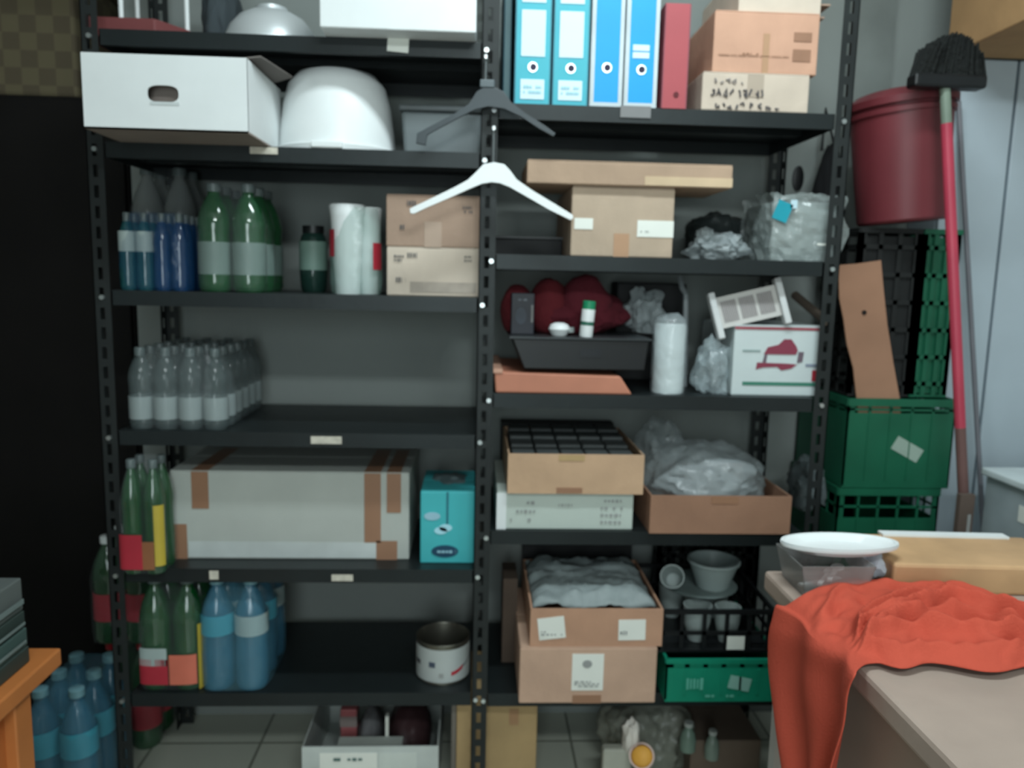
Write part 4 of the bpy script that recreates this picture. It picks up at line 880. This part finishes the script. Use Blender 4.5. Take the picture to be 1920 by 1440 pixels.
# white chest
Ych = 1.87
cc = W(1842, 876, Y=Ych)
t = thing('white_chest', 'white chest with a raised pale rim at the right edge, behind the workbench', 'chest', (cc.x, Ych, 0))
b = N(); bx(b, .012, .6, -.36, 0, 0, cc.z-.02); obj('body', b, M('chest_shaded_white', (158, 168, 172), .45), t, bevel=.006)  # body greyer than the lid: slight shading put into its white
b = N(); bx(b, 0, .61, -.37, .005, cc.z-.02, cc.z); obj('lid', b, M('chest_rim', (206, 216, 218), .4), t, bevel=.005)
b = N(); bx(b, .0108, .0118, -.16, -.13, cc.z-.10, cc.z-.06); obj('sticker', b, paper, t)
# brown plank beside chest
xp = at(1812, 1.73, 960); t = thing('brown_plank', 'short dark brown plank upright beside the white chest', 'plank', (xp, 1.73, 0))
b = N(); bx(b, -.018, .018, 0, .015, 0, W(1812, 928, Y=1.73).z); obj('plank_body', b, M('plank_brown', (92, 78, 70), .7), t); b = N(); bx(b, .004, .012, -.001, 0, W(1812, 1000, Y=1.73).z, W(1812, 965, Y=1.73).z); obj('slot', b, M('slot_grey', (150, 152, 150), .6), t)

# ------------------------------------------------------------------ workbench
zt = .80
eb = W(1432, 1068, Z=zt); xe = eb.x; yb = eb.y
bench_m = M('bench_stone', (166, 148, 136), .6, var=.10, scale=6, bump=.06)
t = thing('workbench', 'pale stone topped workbench at the lower right', 'table', (xe, yb, 0))
b = N(); bx(b, 0, 1.3, -1.3, 0, zt-.04, zt); obj('bench_top', b, bench_m, t, bevel=.008)
b = N(); bx(b, .03, .06, -1.25, -.05, 0, zt-.04); obj('side_panel', b, M('bench_side', (158, 140, 126), .7, var=.06), t)
b = N(); bx(b, .028, .028+.035, -.05, -.02, 0, zt-.04); obj('leg', b, M('leg_grey', (168, 168, 166), .5), t)
b = N(); bx(b, .024, .03, -.085, -.056, 0, zt-.04); obj('leg', b, M('leg_grey2', (176, 168, 164), .5), t)
b = N(); bx(b, .05, 1.28, -.05, -.03, 0, zt-.04); obj('back_panel', b, M('bench_side', (158, 140, 126), .7), t)
# white dish and clear container
cd = W(1548, 1040, Y=yb-.09)
t = thing('clear_container', 'clear plastic container with white utensils at the back of the workbench', 'container', (cd.x, yb-.085, zt))
b = N(); w_, d_, h_ = .105, .10, .062
for z0_, z1_, k in ((0, .003, 1),): bx(b, -w_/2, w_/2, -d_/2, d_/2, z0_, z1_)
for s in (-1, 1):
    poly_prism(b, [(s*w_/2, -d_/2, 0), (s*w_/2, d_/2, 0), (s*(w_/2+.014), d_/2+.01, h_), (s*(w_/2+.014), -d_/2-.01, h_)], (-s*.002, 0, 0))
    poly_prism(b, [(-w_/2, s*d_/2, 0), (w_/2, s*d_/2, 0), (w_/2+.014, s*(d_/2+.01), h_), (-w_/2-.014, s*(d_/2+.01), h_)], (0, -s*.002, 0))
obj('container_body', b, M('container_clear', (150, 150, 148), .2, alpha=.5), t)
ut = thing('plastic_utensils', 'white plastic utensils lying in the clear container', 'utensils', (cd.x, yb-.085, zt))
for k, (x, a) in enumerate(((-.03, 20), (.0, 32), (.03, 15))):
    b = N(); bx(b, -.04, .03, -.004, .004, .012+.008*k, .016+.008*k); lathe(b, [(0, 0), (.012, .001), (.011, .004), (0, .004)], (.04, 0, .012+.008*k), 16, 1.5, 1)
    bmesh.ops.rotate(b, cent=(0, 0, 0), matrix=Matrix.Rotation(R(a+20*k), 3, 'Z'), verts=b.verts); bmesh.ops.translate(b, verts=b.verts, vec=(x*.5, -.01, .0)); obj('spoon', b, white_p, ut)
t = thing('plastic_tray', 'shallow white plastic tray resting on the clear container', 'tray', (W(1578, 1000, Y=yb-.08).x, yb-.075, zt+h_+.001))
b = N(); lathe(b, [(0, .004), (.08, .004), (.1, .014), (.108, .014), (.109, .019), (.098, .019), (.078, .009), (0, .009)], seg=56, sy=.45); obj('tray_body', b, white_p, t, smooth=True)
b = N(); lathe(b, [(.105, .019), (.108, .022), (.102, .022), (.1, .019)], seg=56, sy=.45); obj('rim', b, white_p, t, smooth=True)
cs = W(1628, 1080, Z=zt)
t = tag(blob('white_paper_bag', (cs.x-.008, cs.y+.0, zt), (.026, .05, .036), .2, M('blue_white_paper', (196, 204, 214), .6), 91, sub=4), 'crumpled white paper bag between the clear container and the tan parcel', 'paper bag')
a_ = W(1672, 1112, Z=zt); 
t = thing('tan_parcel', 'flat tan wrapped parcel on the workbench behind the orange cloth', 'parcel', (a_.x, a_.y, zt), -3); t['_w'], t['_h'] = .34, .055
pcl = M('parcel_paper', (192, 154, 114), .6, var=.14, scale=9, bump=.25, bscale=14)
b = N(); bx(b, 0, .34, 0, .17, 0, .055); obj('body', b, pcl, t, bevel=.006)
b = N(); bx(b, .05, .3, .15, .174, .0555, .060); obj('white_edge', b, white_c, t)
# orange cloth
def cat(p0, p1, p2, p3, s): return .5*((2*p1)+(p2-p0)*s+(2*p0-5*p1+4*p2-p3)*s*s+(3*p1-p0-3*p2+p3)*s**3)
xh = xe-.018
rows = [
 (W(1502, 1560, X=xh), W(1560, 1560, X=xh)), (W(1490, 1440, X=xh), W(1590, 1440, X=xh)), (W(1478, 1340, X=xh), W(1612, 1360, X=xh)),
 (W(1466, 1240, X=xh), W(1622, 1300, X=xh)), (W(1474, 1170, X=xh), W(1630, 1262, X=xh)),
 (W(1508, 1118, Z=zt+.022), W(1640, 1243, Z=zt+.012)), (W(1550, 1092, Z=zt+.02), W(1672, 1246, Z=zt+.012)),
 (W(1640, 1090, Z=zt+.02), W(1730, 1248, Z=zt+.012)), (W(1740, 1094, Z=zt+.02), W(1800, 1252, Z=zt+.012)), (W(1850, 1120, Z=zt+.02), W(1880, 1254, Z=zt+.012)),
 (W(1950, 1155, Z=zt+.02), W(1960, 1254, Z=zt+.012)), (W(2060, 1185, Z=zt+.02), W(2060, 1254, Z=zt+.012))]
NU, NV = 96, 60; b = N(); grid = []
for i in range(NU+1):
    s = i/NU*(len(rows)-1); k = min(int(s), len(rows)-2); f = s-k
    g = lambda m, j: rows[max(0, min(len(rows)-1, m))][j]
    A = cat(g(k-1, 0), g(k, 0), g(k+1, 0), g(k+2, 0), f); Bp = cat(g(k-1, 1), g(k, 1), g(k+1, 1), g(k+2, 1), f)
    onT = max(0., min(1., (s-4.2)/1.2)); row = []
    for j in range(NV+1):
        v = j/NV; p = A.lerp(Bp, v); edge = math.sin(math.pi*v)**.45 if 0 < v < 1 else 0
        fold = 0.
        for (va, vb, am, wd_) in ((.80, .10, .9, .05), (.78, .34, 1.3, .045), (.80, .52, 1.0, .038), (.84, .70, 1.35, .045), (.9, .88, 1.0, .06), (.30, .0, .6, .08)):
            kk = min(1, max(0, (s-5.)/3.4)); cc_ = va+(vb-va)*kk+.03*math.sin(s*1.7+vb*9); x_ = (v-cc_)/wd_/(.55+.5*kk)
            fold += am*math.exp(-abs(x_)**1.25)*min(1, max(0, (s-4.6)/1.2))
        fold += .5*noise.noise(Vector((s*1.9, v*9, 3)))+.35*noise.noise(Vector((s*4, v*14, 5)))*min(1, max(0, s-6))
        hang = math.sin(v*13+.25*s+.8)*.6+.5*math.sin(v*6+1)+.5*noise.noise(Vector((s*.6, v*4, 7)))
        p = p + Vector((0, 0, 1))*onT*(edge*(.006*min(1, (s-4.2)/2.5)+.034*fold)) if onT > 0 else p
        p = p + Vector((-1, 0, 0))*(1-onT)*(.014+.012*hang)*(1 if s > .0 else 1)
        if onT > 0: p.z = max(p.z, zt+.004)
        if s < 6 and p.x > xe-.01 and p.z < zt+.004: p.z = zt+.004
        if s > 5.2: p.y += .010*math.sin(s*2.6+1)*v**3*min(1, s-5.2)+.012*math.sin(s*3.1)*(1-v)**3*min(1, s-5.2)
        row.append(b.verts.new(p))
    grid.append(row)
for i in range(NU):
    for j in range(NV): b.faces.new([grid[i][j], grid[i+1][j], grid[i+1][j+1], grid[i][j+1]])
cl_ = obj('orange_cloth', b, M('orange_fabric', (190, 82, 64), .95, var=.05, bump=.15, bscale=220, spec=.15), None, smooth=True, solid=.003, sub=1)
tag(cl_, 'bright orange cloth draped over the corner of the workbench', 'cloth')
for o in bpy.data.objects:
    for k in ('_w', '_h', '_d'):
        if k in o: del o[k]
